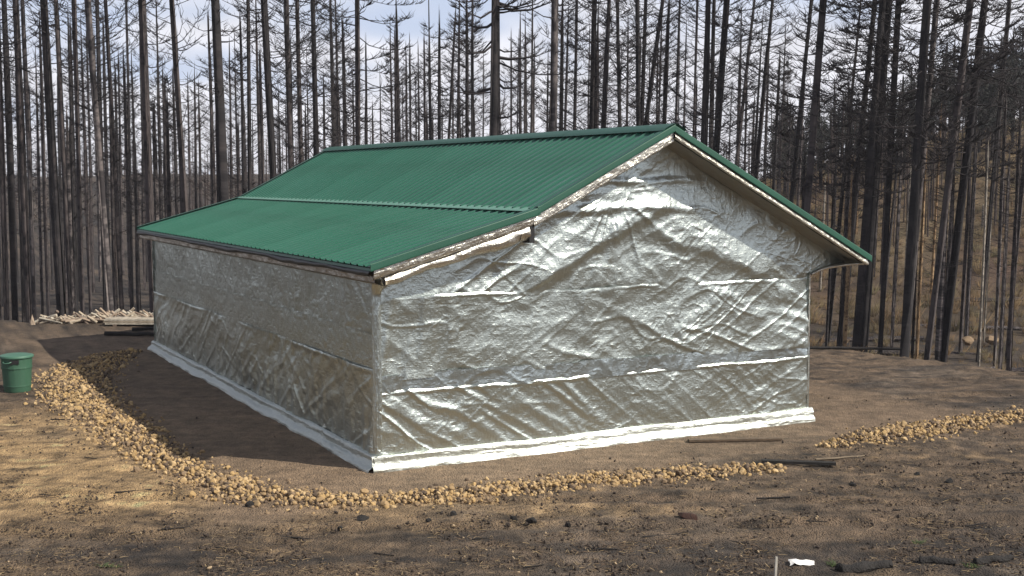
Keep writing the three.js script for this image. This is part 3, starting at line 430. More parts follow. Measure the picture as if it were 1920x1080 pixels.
const rows = [
  // x at row 0, x at row 600, width, distance, crown, bark, tip row, label, group
  [8, 6, 12, 38, 'tall', 'd', null, L2, G2], [24, 24, 11, 41, 'tall', 'b', null, L2, G2], [45, 50, 13, 40, 'feather', 'd', null, L2, G2], [58, 62, 10, 44, 'sparse', 'g', null, L1, G1],
  [98, 112, 17, 36, 'tall', 'b', null, L2, G2], [117, 128, 10, 43, 'tall', 'd', null, L1, G1], [88, 86, 7, 50, 'sparse', 'd', 60, L1, G1], [140, 139, 7, 52, 'top', 'b', 70, L1, G1],
  [176, 203, 16, 35, 'feather', 'g', null, 'pine with a bare orange tan lower trunk beside the pale wood pile', null], [210, 226, 9, 44, 'feather', 'd', null, L1, G1], [163, 165, 7, 56, 'top', 'd', 120, L1, G1], [240, 243, 6, 58, 'top', 'd', 118, L1, G1], [255, 256, 6, 60, 'top', 'b', 130, L1, G1],
  [277, 286, 18, 34, 'tall', 'd', null, 'thick straight black pine just left of the far eave corner', null],
  [302, 303, 6, 60, 'top', 'd', 160, L1, G1], [312, 315, 8, 58, 'top', 'd', 145, L1, G1], [331, 356, 13, 37, 'feather', 'd', null, L3, G3],
  [398, 405, 8, 50, 'top', 'd', 75, L3, G3], [415, 428, 18, 35, 'tall', 'b', null, 'stoutest black pine behind the left slope of the roof', null], [446, 449, 5, 66, 'top', 'd', 110, L3, G3], [457, 463, 8, 52, 'top', 'b', 60, L3, G3], [472, 468, 8, 45, 'tall', 'b', null, L3, G3], [487, 492, 7, 55, 'sparse', 'd', 40, L3, G3],
  [501, 524, 15, 37, 'tall', 'b', null, L3, G3], [524, 530, 6, 60, 'top', 'b', 190, L3, G3], [544, 552, 12, 40, 'feather', 'd', null, L3, G3], [564, 570, 11, 43, 'feather', 'd', null, L3, G3], [591, 598, 10, 42, 'feather', 'b', null, L3, G3],
  [625, 634, 9, 48, 'top', 'b', 16, L3, G3], [634, 640, 7, 54, 'top', 'd', 22, L3, G3], [646, 655, 9, 53, 'top', 'b', 60, L3, G3], [665, 666, 5, 66, 'top', 'd', 160, L3, G3],
  [675, 672, 11, 40, 'wide', 'd', null, 'pine with fine upswept feathery crown above the far end of the ridge', null], [689, 691, 6, 60, 'sparse', 'd', 110, L3, G3],
  [734, 741, 6, 62, 'top', 'd', 92, L3, G3], [746, 752, 9, 56, 'top', 'b', 36, 'thin pine with a blunt broken tip against open sky', null], [771, 772, 6, 64, 'top', 'b', 100, L3, G3], [786, 787, 4.5, 74, 'top', 'd', 125, L3, G3], [797, 798, 5.5, 70, 'top', 'd', 100, L3, G3], [806, 812, 8, 60, 'top', 'b', 52, L3, G3], [826, 822, 8, 60, 'heavy', 'b', 60, L3, G3],
  [858, 822, 6, 60, 'top', 'd', 42, L3, G3], [863, 856, 7, 60, 'top', 'd', 34, L3, G3], [877, 877, 8, 56, 'wide', 'b', 4, L3, G3], [887, 886, 9, 54, 'top', 'b', 12, L3, G3],
  [930, 920, 19, 36, 'heavy', 'b', null, 'largest pine with heavy curved limbs behind the middle of the ridge', null],
  [958, 958, 5, 70, 'top', 'd', 90, L4, G4], [975, 976, 7, 62, 'top', 'd', 78, L4, G4], [984, 984, 8, 60, 'top', 'd', 76, L4, G4], [998, 996, 7, 58, 'top', 'd', 24, L4, G4], [1041, 1035, 14, 38, 'tall', 'g', null, 'straight greyish pine trunk right of the largest pine', null], [1053, 1048, 9, 46, 'feather', 'b', 10, L4, G4],
  [1079, 1071, 7, 50, 'feather', 'd', null, L4, G4], [1111, 1103, 11, 46, 'feather', 'b', null, L4, G4], [1120, 1118, 6, 60, 'top', 'd', 60, L4, G4], [1140, 1119, 11, 42, 'wide', 'b', null, L4, G4], [1155, 1171, 8, 48, 'feather', 'b', null, L4, G4], [1192, 1202, 10, 45, 'feather', 'b', null, L4, G4], [1206, 1192, 8, 50, 'feather', 'b', null, L4, G4], [1240, 1162, 9, 48, 'feather', 'b', null, 'burnt pine with the strongest lean, left of the roof peak', null], [1231, 1226, 5, 64, 'top', 'd', 100, L4, G4], [1251, 1232, 11, 46, 'feather', 'b', 24, L4, G4], [1270, 1258, 6, 58, 'sparse', 'd', null, L4, G4],
  [1302, 1292, 6, 60, 'sparse', 'd', null, L4, G4], [1322, 1314, 15, 38, 'feather', 'b', null, 'thick black pine just right of the roof peak', null], [1333, 1326, 9, 45, 'feather', 'b', null, L4, G4], [1356, 1322, 13, 40, 'wide', 'b', null, L4, G4], [1384, 1380, 6, 58, 'sparse', 'd', 60, L4, G4], [1409, 1352, 7, 52, 'feather', 'd', null, L4, G4], [1425, 1400, 6, 55, 'sparse', 'b', 70, L4, G4], [1442, 1396, 9, 46, 'feather', 'b', null, L5, G5], [1460, 1442, 9, 52, 'wide', 'b', 120, L5, G5],
  [1513, 1465, 9, 44, 'feather', 'b', null, L5, G5], [1537, 1502, 16, 36, 'wide', 'd', null, 'thick pine with dense twiggy crown above the right roof slope', null], [1604, 1560, 9, 42, 'wide', 'b', 40, L5, G5], [1630, 1584, 12, 38, 'wide', 'b', null, L5, G5], [1644, 1613, 14, 35, 'wide', 'b', null, L5, G5], [1656, 1628, 14, 36, 'wide', 'b', null, L5, G5], [1675, 1659, 13, 36, 'feather', 'b', null, L5, G5],
  [1727, 1703, 19, 32, 'wide', 'b', null, 'thickest black pine in the right stand, between thinner trunks', null], [1746, 1710, 12, 36, 'feather', 'g', null, L5, G5], [1807, 1752, 16, 33, 'wide', 'd', null, L5, G5], [1833, 1780, 14, 34, 'wide', 'b', null, L5, G5], [1877, 1843, 10, 38, 'sparse', 'b', null, L5, G5], [1932, 1900, 9, 38, 'wide', 'd', null, L5, G5], [1568, 1562, 7, 50, 'sparse', 'b', 260, L5, G5], [1702, 1658, 6, 48, 'sparse', 'b', 230, L5, G5], [1829, 1816, 7, 44, 'sparse', 'b', 240, L5, G5], [1780, 1768, 13, 34, 'tall', 'g', 330, 'stout grey burnt trunk snapped off short in the right stand', null],
  [1600, 1590, 9, 34, 'sparse', 't', 360, 'short tan barked trunk right of the cabin wall', null], [1736, 1727, 6, 36, 'sparse', 't', 250, 'thin trunk with tan sunlit bark in the right stand', null], [1850, 1844, 5, 32, 'sparse', 'p', 290, 'thin whitish bare stem at the far right of the stand', null], [1868, 1852, 4, 44, 'sparse', 'p', 210, 'crooked pale snag before the brown hillside', null], [1890, 1884, 8, 34, 'sparse', 'g', 300, L5, G5], [1908, 1902, 9, 33, 'tall', 'd', 250, L5, G5],
];
const PLACES = [[30, 'behind the green bin'], [75, 'just right of the green bin'], [125, 'behind the left tip of the wood pile'], [180, 'behind the thin end of the wood pile'], [235, 'behind the middle of the wood pile'], [290, 'behind the lumber stack'], [350, 'over the far end of the lower eave'], [420, 'over the far edge of the lower roof'], [480, 'over the far end of the pitch break'], [545, 'over the lower part of the far upper rake'], [610, 'near the far ridge end, left side'], [690, 'right above the far ridge end'], [780, 'above the ridge in the open sky gap'], [840, 'above the ridge, right of the sky gap'], [915, 'close left of the heavy limbed pine'], [1000, 'close right of the heavy limbed pine'], [1060, 'beside the straight greyish trunk'], [1120, 'above the ridge, right of the greyish trunk'], [1180, 'above the near third of the ridge'], [1268, 'just left of the roof peak'], [1345, 'just right of the roof peak'], [1420, 'above the upper right roof slope'], [1500, 'above the middle of the right slope'], [1590, 'behind the right eave'], [1640, 'just right of the right eave tip'], [1700, 'left of the thickest right hand trunk'], [1760, 'just right of the thickest right hand trunk'], [1830, 'before the tan boulders'], [9999, 'at the right edge of the stand']];
const spot = x => PLACES.find(p => x < p[0])[1];
const BARK = { b: 'black', d: 'dark brown', g: 'grey streaked', t: 'tan', p: 'whitish' }, HEAD = { feather: 'feathery', tall: 'tall bare', sparse: 'nearly limbless', wide: 'wide twiggy', heavy: 'gnarled', top: 'ragged topped' };
const usedLabels = new Map();
function describe(x0, x6, w, kind, m, top) {
  const xr = lerp(x6, x0, x6 > 290 && x6 < 1520 ? 0.55 : 0.05), lean = x0 - x6 > 22 ? ' leaning right' : x6 - x0 > 12 ? ' leaning left' : '';
  return `${w >= 12 ? 'thick' : w >= 8.5 ? 'stout' : w >= 6 ? 'slender' : 'thin'} ${BARK[m]} ${HEAD[kind]} pine${lean} ${spot(xr)}`.split(' ').slice(0, 16).join(' ');
}
for (const [x0, x6, w, d, kind, m, top, label, group] of rows) { const l = group ? describe(x0, x6, w, kind, m, top) : label; pine(x0, x6, w, d, kind, K[m], top, l, group ? 'pines: ' + l : null); }
{ // bare tan foot of the pine by the wood pile is a part of that tree
  const r = rng(71);
  // fillers between the ones above
  const kinds = ['sparse', 'top', 'tall', 'sparse', 'top'];
  for (let k = 0; k < 44; k++) { const x = -60 + (345 + 60) * (k + r()) / 44, d = 38 + 46 * r() ** 1.2; pine(x - 3 + 6 * r(), x, (5 + 6 * r()) * 44 / d + 1, d, kinds[k % 5], K['bdgbbd'[k % 6]], r() < 0.85 ? 70 + 240 * r() : null, 'small burnt pine deep in the stand ' + spot(x), 'small burnt pines deep in the stand ' + spot(x)); }
  for (let k = 0; k < 38; k++) { const x = 345 + (930 - 345) * (k + r()) / 38, d = 52 + 46 * r(); pine(x - 4 + 8 * r(), x, (4 + 4 * r()) * 55 / d + 0.8, d, kinds[(k + 1) % 5], K['dbd'[k % 3]], 90 + 150 * r(), 'small distant burnt pine ' + spot(x), 'small distant burnt pines ' + spot(x), { twig: M.twigBrown }); }
  for (let k = 0; k < 30; k++) { const x = 930 + (1500 - 930) * (k + r()) / 30, d = 52 + 46 * r(); pine(x + 20 * r(), x, (4 + 4 * r()) * 55 / d + 0.8, d, kinds[(k + 2) % 5], K['dbd'[k % 3]], 40 + 170 * r(), 'small distant burnt pine ' + spot(x), 'small distant burnt pines ' + spot(x), { twig: M.twigBrown }); }
  for (let k = 0; k < 28; k++) { const x = 1480 + 520 * (k + r()) / 28, d = 36 + 36 * r() ** 1.3; pine(x + 4 + 16 * r(), x, (3.5 + 5 * r()) * 42 / d + 0.6, d, 'sparse', K['gdgpbgtd'[k % 8]], 210 + 220 * r(), 'thin bare stem among taller trunks ' + spot(x), 'thin bare stems among taller trunks ' + spot(x), { twig: M.twigBrown }); }
  // the stand goes on outside the picture: to the right, where it throws shade over the yard, and to the left, where the side wall mirrors it
  const meets = (x, z) => { for (let k = 0; k < 20; k += 0.5) { const a = x - 0.627 * k, b = z - 0.779 * k; if (a > -1.5 && a < 9.2 && b > -14 && b < 2.2) return true; } return false; };
  for (let k = 0, n = 0; k < 60 && n < 4; k++) { const d = 15 + 11 * r(), s = 0.43 * d + 2.5 + 9 * r(), [x, z] = ground2(s, d); if (meets(x, z)) continue; n++; const px = 960 + s / d * F_PX; pine(px + 12, px, 0.24 * F_PX / d, d, 'sparse', K.b, null, 'burnt pine right of the yard, outside the picture', 'burnt pines right of the yard', { H: 14 }); }
  for (let k = 0; k < 34; k++) { const d = 17 + 22 * r(), s = -(0.43 * d + 1.5 + 13 * r()), px = 960 + s / d * F_PX; pine(px, px, 0.22 * F_PX / d, d, 'sparse', K.b, null, 'burnt pine left of the bin, outside the picture', 'burnt pines left of the bin', { H: 14 }); }
}
{ // the far wood, one mass behind the single trees
  const r = rng(321), m = new MB(); m.tube([[0, 0, 0], [0.02, 4, 0], [-0.03, 8, 0.02], [0, 11, 0]], [0.11, 0.09, 0.06, 0], 5);
  for (let k = 0; k < 46; k++) { const y = 3.5 + 7.3 * Math.sqrt(r()), a = r() * 6.28, l = 0.35 + 1.2 * r() * (1.15 - (y - 3.5) / 8); m.tube([[0, y, 0], [Math.cos(a) * l, y + l * 0.45, Math.sin(a) * l]], [0.03, 0], 3); }
  const n = 760, im = new THREE.InstancedMesh(m.geo(), M.twigBrown, n), q = new THREE.Object3D(); im.name = 'far_forest';
  for (let k = 0; k < n; k++) { const t = k < 480 ? -0.52 + 0.6 * r() : k < 590 ? 0.02 + 0.24 * r() : 0.2 + 0.3 * r(), d = k < 480 ? 82 + 130 * r() : k < 590 ? 95 + 90 * r() : 62 + 34 * r(); const [x, z] = ground2(t * d, d), sc = (k < 480 ? 0.6 : k < 590 ? 0.62 : 0.42) * (0.6 + 0.6 * r()); q.position.set(x, terrain(x, z) - 0.2, z); q.rotation.set(0.06 * (r() - 0.5), r() * 6.28, 0.06 * (r() - 0.5)); q.scale.set(sc * 1.1, sc, sc * 1.1); q.updateMatrix(); im.setMatrixAt(k, q.matrix); }
  im.castShadow = im.receiveShadow = true; scene.add(im); tag(im, 'distant burnt forest seen as one dark mass between the nearer trunks', 'forest', null, 'stuff');
}
{ // dark pines along the top of the hill
  function leafy(seed) {
    const r = rng(seed), m = new MB();
    for (let c = 0; c < 46; c++) { // clumps of needles on boughs
      const f = r(), y = 2.2 + 5.2 * f, a = r() * 6.28, rad = (1.9 - 1.5 * f) * (0.35 + 0.65 * r()), cx = Math.cos(a) * rad, cz = Math.sin(a) * rad, cy = y + 0.25 * (r() - 0.3);
      m.tube([[0, y - 0.3, 0], [cx * 0.6, y - 0.1, cz * 0.6], [cx, cy, cz]], [0.04, 0.025, 0], 3);
      for (let k = 0; k < 34; k++) { const u = r() * 6.28, v = Math.acos(2 * r() - 1), R = 0.42 * Math.cbrt(r()), px = cx + R * Math.sin(v) * Math.cos(u), py = cy + R * 0.6 * Math.cos(v), pz = cz + R * Math.sin(v) * Math.sin(u), l = 0.16, b = r() * 6.28, e = (r() - 0.2); const i = m.v(px, py, pz), j = m.v(px + l * Math.cos(b), py + l * e, pz + l * Math.sin(b)), h = m.v(px + l * 0.5 * Math.cos(b + 0.8), py + l * (e + 0.35), pz + l * 0.5 * Math.sin(b + 0.8)); m.tri(i, j, h); }
    }
    return m.geo();
  }
  const gs = [701, 702, 703].map(leafy), r = rng(77);
  for (let k = 0; k < 64; k++) {
    const x = 1455 + 500 * (k + r()) / 64, d = 74 + 24 * r(), t = (x - 960) / F_PX, [gx, gz] = ground2(t * d, d), H = 3.0 + 3.2 * r() + 1.6 * ss(1700, 1900, x);
    const o = thing('hill_pine', 'dark bushy pine on the crest of the brown hillside at right', 'tree', [gx, terrain(gx, gz) - 0.2, gz], r() * 6.28, 'dark pines along the hill crest');
    const tr = mesh('trunk', trunkGeos[k % 5], M.barkBlack, o); tr.scale.set(0.12, H, 0.12);
    const c = mesh('crown', gs[k % 3], M.needle, o); c.scale.set(H / 7.4, H / 7.4, H / 7.4);
  }
  // brush on the hillside
  const m = new MB(); for (let k = 0; k < 26; k++) { const a = r() * 6.28, l = 0.35 + 0.4 * r(), b = 0.25 + r() * 0.8; m.tube([[0.1 * Math.cos(a), 0, 0.1 * Math.sin(a)], [l * b * Math.cos(a), l, l * b * Math.sin(a)]], [0.012, 0], 3); }
  const n = 2600, im = new THREE.InstancedMesh(m.geo(), M.brush, n), q = new THREE.Object3D(); im.name = 'hill_brush';
  for (let k = 0; k < n; k++) { const t = 0.17 + 0.3 * r(), d = 33 + 63 * r() ** 0.8, [x, z] = ground2(t * d, d), sc = (0.4 + 1.1 * r() * r()) * (d < 46 ? 0.6 : 1); q.position.set(x, terrain(x, z) - 0.03, z); q.rotation.set(0, r() * 6.28, 0); q.scale.set(sc, sc, sc); q.updateMatrix(); im.setMatrixAt(k, q.matrix); const b = 0.35 + 0.8 * r(); im.setColorAt(k, lin(b * (0.8 + 0.3 * r()), b * 0.9, b * 0.8)); }
  im.castShadow = im.receiveShadow = true; scene.add(im); tag(im, 'dry brown brush and weeds covering the hillside at right', 'brush', null, 'stuff');
}

// ------------------------------------------------------------ rock berm
const rockGeos = [1, 2, 3, 4, 5, 6, 7, 8].map(k => {
  const g = mergeVertices(new THREE.IcosahedronGeometry(1, 2).deleteAttribute('uv').deleteAttribute('normal')), p = g.attributes.position, r = rng(800 + k), cuts = [];
  for (let c = 0; c < 13; c++) { const v = new THREE.Vector3(r() - 0.5, r() - 0.5, r() - 0.5).normalize(); cuts.push([v, 0.52 + 0.32 * r()]); }
  const v = new THREE.Vector3(); for (let i = 0; i < p.count; i++) { v.fromBufferAttribute(p, i); for (const [n, d] of cuts) { const e = v.dot(n) - d; if (e > 0) v.addScaledVector(n, -e); } v.multiplyScalar(1 + 0.05 * N3(v.x * 3, v.y * 3, v.z * 3 + k)); v.y *= 0.72; v.z *= 0.85; p.setXYZ(i, v.x, v.y, v.z); }
  return toCreasedNormals(g, 0.5);
});
const rockTex = texture(256, 256, (u, v) => { const k = 0.7 + 0.5 * tfbm(u, v, 6, 5); return [k * 0.85, k * 0.83, k * 0.8]; }, true);
for (const g of rockGeos) { const p = g.attributes.position, uv = new Float32Array(p.count * 2); for (let i = 0; i < p.count; i++) { uv[2 * i] = p.getX(i) * 0.5 + p.getY(i) * 0.3; uv[2 * i + 1] = p.getZ(i) * 0.5 + p.getY(i) * 0.4; } g.setAttribute('uv', new THREE.BufferAttribute(uv, 2)); }
const rockMat = c => new THREE.MeshStandardMaterial({ color: lin(...c), map: rockTex, roughness: 0.95, bumpMap: rockTex, bumpScale: 0.01 });
const rockMats = { front: [[0.52, 0.36, 0.17], [0.40, 0.28, 0.15], [0.60, 0.44, 0.24], [0.27, 0.195, 0.125], [0.13, 0.095, 0.068]].map(rockMat), };
rockMats.side = rockMats.front;
{
  const r = rng(4242), all = [];
  // centre line of the band in the photograph and its upper and lower edge there
  const bands = [
    [['side'], [[240, 664, 640, 672], [190, 672, 656, 700], [140, 700, 668, 745], [150, 740, 690, 790], [205, 790, 735, 838], [265, 838, 785, 880]]],
  ];
  const path = (pts) => pts.map(([cx, cy, w]) => { const [x, z] = onLevel(cx, cy); return [x, z, w]; });
  const A = path([[255, 658, 0.35], [205, 668, 0.7], [158, 692, 1.0], [130, 722, 1.0], [165, 765, 0.85], [235, 815, 0.70], [305, 860, 0.62], [375, 893, 0.60], [440, 915, 0.60], [530, 936, 0.52], [640, 943, 0.42], [760, 938, 0.42], [880, 926, 0.46], [1000, 914, 0.50], [1120, 902, 0.52], [1230, 893, 0.50], [1330, 885, 0.48], [1410, 880, 0.42], [1465, 878, 0.22]]);
  const B = path([[1545, 842, 0.15], [1600, 832, 0.42], [1665, 820, 0.62], [1740, 805, 0.62], [1800, 795, 0.55], [1860, 788, 0.5], [1930, 778, 0.5], [2000, 770, 0.4]]);
  for (const [pts, dens, bermB] of [[A, 460, 0], [B, 460, 1]]) for (let k = 0; k < pts.length - 1; k++) {
    const [ax, az, aw] = pts[k], [bx, bz, bw] = pts[k + 1], l = Math.hypot(bx - ax, bz - az), nx = -(bz - az) / l, nz = (bx - ax) / l, cnt = Math.round(l * (aw + bw) * dens * (bermB ? 0.8 : k < 7 ? 0.62 : 0.92));
    for (let q = 0; q < cnt; q++) {
      const t = r(), w = lerp(aw, bw, t), o = (r() + r() + r() - 1.5) / 1.5 * (k < 7 && !bermB ? 1.1 : 1.35), x = lerp(ax, bx, t) + nx * w * o, z = lerp(az, bz, t) + nz * w * o;
      const size = 0.011 + 0.034 * r() ** 2 + (r() < 0.08 ? 0.03 * r() : 0), heap = 0.05 * (1 - Math.min(1, Math.abs(o))) * r();
      all.push([x, terrain(x, z) + size * (0.45 * r() - 0.02) + heap, z, size, !bermB && k < 6 ? 'side' : 'front', !bermB ? (k < 6 ? 0 : 1) : 2, sd(x, z)[1]]);
    }
  }
  all.sort((a, b) => b[3] / b[6] - a[3] / a[6]);
  const LAB = ['rough stone in the curved bank beside the green bin', 'sunlit stone in the row before the foil gable', 'stone in the separate short bank right of the cabin'], GRP = ['stones of the left curved bank', 'stones of the front row', 'stones of the right bank'];
  const pickMat = (k) => rockMats[k][Math.min(4, Math.floor(r() ** 1.15 * 5))];
  all.slice(0, 300).forEach(([x, y, z, s, k, b]) => { const mi = Math.min(4, Math.floor(r() ** 1.15 * 5)), m = mesh('stone', rockGeos[Math.floor(r() * 8)], rockMats[k][mi]); m.position.set(x, y, z); m.rotation.set(r() * 6.28, r() * 6.28, r() * 0.8); m.scale.setScalar(s); const tone = ['warm tan', 'plain brownish', 'pale', 'brown', 'dark brown'][mi]; tag(m, `${tone} ${LAB[b]}`, 'stone', `${tone} ${GRP[b]}`); });
  for (const [b, label] of [[0, 'smaller grey tan stones filling the curved bank beside the bin'], [1, 'smaller yellow stones filling the row before the gable'], [2, 'smaller tan stones filling the short right bank']]) {
    const rest = all.slice(300).filter(a => a[5] === b), parts = new THREE.InstancedMesh(rockGeos[b], new THREE.MeshStandardMaterial({ color: lin(1, 1, 1), map: rockTex, roughness: 0.95 }), rest.length), q = new THREE.Object3D(); parts.name = numbered('small_stones');
    rest.forEach(([x, y, z, s, k], i) => { q.position.set(x, y, z); q.rotation.set(r() * 6.28, r() * 6.28, r() * 6.28); q.scale.set(s * (0.8 + 0.5 * r()), s * (0.8 + 0.5 * r()), s * (0.8 + 0.5 * r())); q.updateMatrix(); parts.setMatrixAt(i, q.matrix); const c = pickMat(k).color; parts.setColorAt(i, c); });
    parts.castShadow = parts.receiveShadow = true; scene.add(parts); tag(parts, label, 'stones', null, 'stuff');
  }
}

// ------------------------------------------------------------ smaller things
{ // green bin
  const green = new THREE.MeshStandardMaterial({ color: lin(0.045, 0.12, 0.075), roughness: 0.55, map: rep(roofTint, 1), bumpMap: rep(roofRough, 2), bumpScale: 0.004 });
  const lidM = new THREE.MeshStandardMaterial({ color: lin(0.065, 0.16, 0.11), roughness: 0.5, map: rep(roofTint, 1), side: THREE.DoubleSide });
  const [x, z] = onLevel(33, 735); const t = thing('garbage_bin', 'green round plastic garbage bin with side handles left of the stone bank', 'bin', [x, terrain(x, z), z], 0.5);
  const pr = [[0, 0.002], [0.205, 0.002], [0.222, 0.02], [0.226, 0.10], [0.234, 0.105], [0.236, 0.13], [0.230, 0.135], [0.248, 0.42], [0.257, 0.425], [0.259, 0.45], [0.252, 0.455], [0.262, 0.60], [0.272, 0.605], [0.276, 0.625], [0.266, 0.625]].map(a => new THREE.Vector2(...a));
  const body = new THREE.LatheGeometry(pr, 64); { const p = body.attributes.position; for (let i = 0; i < p.count; i++) { const a = Math.atan2(p.getZ(i), p.getX(i)), y = p.getY(i); if (y > 0.14 && y < 0.6) { const k = 1 + 0.012 * Math.max(0, Math.cos(a * 16)) ** 4; p.setX(i, p.getX(i) * k); p.setZ(i, p.getZ(i) * k); } } body.computeVertexNormals(); }
  mesh('body', body, green, t);
  mesh('rim', new THREE.TorusGeometry(0.272, 0.013, 10, 48).rotateX(Math.PI / 2).translate(0, 0.628, 0), lidM, t);
  mesh('lid', new THREE.LatheGeometry([[0.285, 0.615], [0.288, 0.645], [0.27, 0.655], [0.22, 0.668], [0.19, 0.664], [0.10, 0.678], [0, 0.68]].map(a => new THREE.Vector2(...a)), 48), lidM, t);
  for (const s of [0, 1]) { const a = s * Math.PI + 0.35; const h = new MB(); const pts = []; for (let k = 0; k <= 14; k++) { const f = k / 14 * Math.PI; pts.push([0.262 + 0.055 * Math.sin(f), 0.56 - 0.02 * Math.sin(f), -0.075 * Math.cos(f)]); } h.tube(pts, pts.map(() => 0.011), 8, false); const m = mesh('handle', h.geo(), lidM, t); m.rotation.y = a; }
  const hp = new MB(); hp.box(0, 0.555, 0.262, 0.15, 0.07, 0.012); mesh('handle_recess', hp.geo(), M.black, t).rotation.y = -0.75;
}
const woodM = (r, g, b) => new THREE.MeshStandardMaterial({ color: lin(r, g, b), roughness: 0.9, map: rep(barkH, 2, 0.5) });
const pale = [woodM(0.74, 0.62, 0.47), woodM(0.62, 0.48, 0.36), woodM(0.84, 0.76, 0.62), woodM(0.30, 0.22, 0.17)], charM = new THREE.MeshStandardMaterial({ color: lin(0.02, 0.018, 0.017), roughness: 0.9, bumpMap: rep(barkH, 1, 2), bumpScale: 0.02 });
function logGeo(len, rad, seed, sides = 12) { const m = new MB(), pts = [], rr = []; for (let k = 0; k <= 12; k++) { const t = k / 12; pts.push([(t - 0.5) * len, rad * 0.5 * N3(t * 3, seed, 1), rad * 0.7 * N3(t * 3, seed, 5)]); rr.push(rad * (1 - 0.25 * t) * (1 + 0.16 * N3(t * 7, seed, 9))); } m.tube(pts, rr, sides, false, 1, 2); for (const e of [0, 12]) { const c = m.v(...pts[e]), ring = e ? m.p.length / 3 - 2 - sides : 0; for (let s = 0; s < sides; s++) e ? m.tri(c, ring + s, ring + s + 1) : m.tri(c, s + 1, s); } return m.geo(); }
function place(name, geo, mat, px, py, turnToView, label, category, lift = 0, group) { const [x, z] = onLevel(px, py), m = mesh(name, geo, mat); m.position.set(x, terrain(x, z) + lift, z); m.rotation.y = turnToView - YAW; return tag(m, label, category, group); }
{ // heap of pale split wood and slash beyond the yard
  const r = rng(55), [x0, z0] = onLevel(195, 607), t = thing('wood_pile', 'long low heap of pale split wood at the foot of the left stand', 'wood pile', [x0, terrain(x0, z0), z0], -YAW);
  for (let k = 0; k < 290; k++) { const u = (r() + r() * 0.3 - 0.6) * 3.3 + 0.3, hgt = 0.07 * ss(-1.6, 0.9, u) + 0.02, l = 0.15 + 0.4 * r(), m = mesh('split_log', new THREE.CylinderGeometry(0.012 + 0.03 * r(), 0.018 + 0.03 * r(), l * 1.3, 4 + (k % 3), 1).rotateZ(Math.PI / 2), pale[Math.floor(r() ** 1.4 * 4)], t); m.position.set(u, 0.03 + hgt * r(), (r() - 0.5) * 0.9); m.rotation.set(r() * 3, (r() - 0.5) * 1.6, (r() - 0.5) * 0.25); }
  const [x1, z1] = onLevel(262, 612), s = thing('lumber_stack', 'neat stack of pale sawn boards beside the far wall corner', 'lumber', [x1, terrain(x1, z1), z1], -YAW);
  for (let k = 0; k < 3; k++) for (let q = 0; q < 3; q++) { const m = mesh('board', new THREE.BoxGeometry(1.5, 0.042, 0.19), pale[(k + q) % 3 === 0 ? 0 : 2], s); m.position.set(0.1 * (r() - 0.5) - 0.05, 0.085 + k * 0.047, (q - 1) * 0.2); m.rotation.y = 0.03 * (r() - 0.5); }
  for (const u of [-0.55, 0.5]) mesh('bearer', new THREE.BoxGeometry(0.09, 0.064, 0.6), pale[3], s).position.set(u, 0.031, 0);
  place('charred_log', logGeo(1.25, 0.055, 2), charM, 244, 631, -0.08, 'black charred log lying before the pale wood pile', 'log', 0.05);
  place('charred_log', logGeo(0.55, 0.05, 4), charM, 270, 624, 0.25, 'short black log end against the lumber stack', 'log', 0.10);
  place('stump', new THREE.ConeGeometry(0.09, 0.32, 9), pale[1], 61, 611, 0, 'small pointed pale stump at the edge of the left stand', 'stump', 0.12);
}
place('charred_pole', logGeo(2.2, 0.035, 7), charM, 1590, 663, -0.07, 'thin dark pole lying along the yard edge right of the cabin', 'pole', 0.04);
place('board', new THREE.BoxGeometry(1.35, 0.03, 0.12), woodM(0.20, 0.14, 0.09), 1378, 828, 0.085, 'thin brown board lying along the foot of the gable', 'board', 0.03);
place('flat_stone', rockGeos[3].clone().scale(0.14, 0.035, 0.09), charM, 1302, 829, 0, 'flat dark chip beside the board at the gable foot', 'stone', 0.02);
place('charred_board', new THREE.BoxGeometry(0.95, 0.035, 0.10), charM, 1497, 872, -0.16, 'charred board lying in the gap between the two stone rows', 'board', 0.05);
place('pale_stick', logGeo(0.75, 0.016, 9), woodM(0.32, 0.25, 0.17), 1575, 862, 0.32, 'pale thin stick pointing into the right stone bank', 'stick', 0.03);
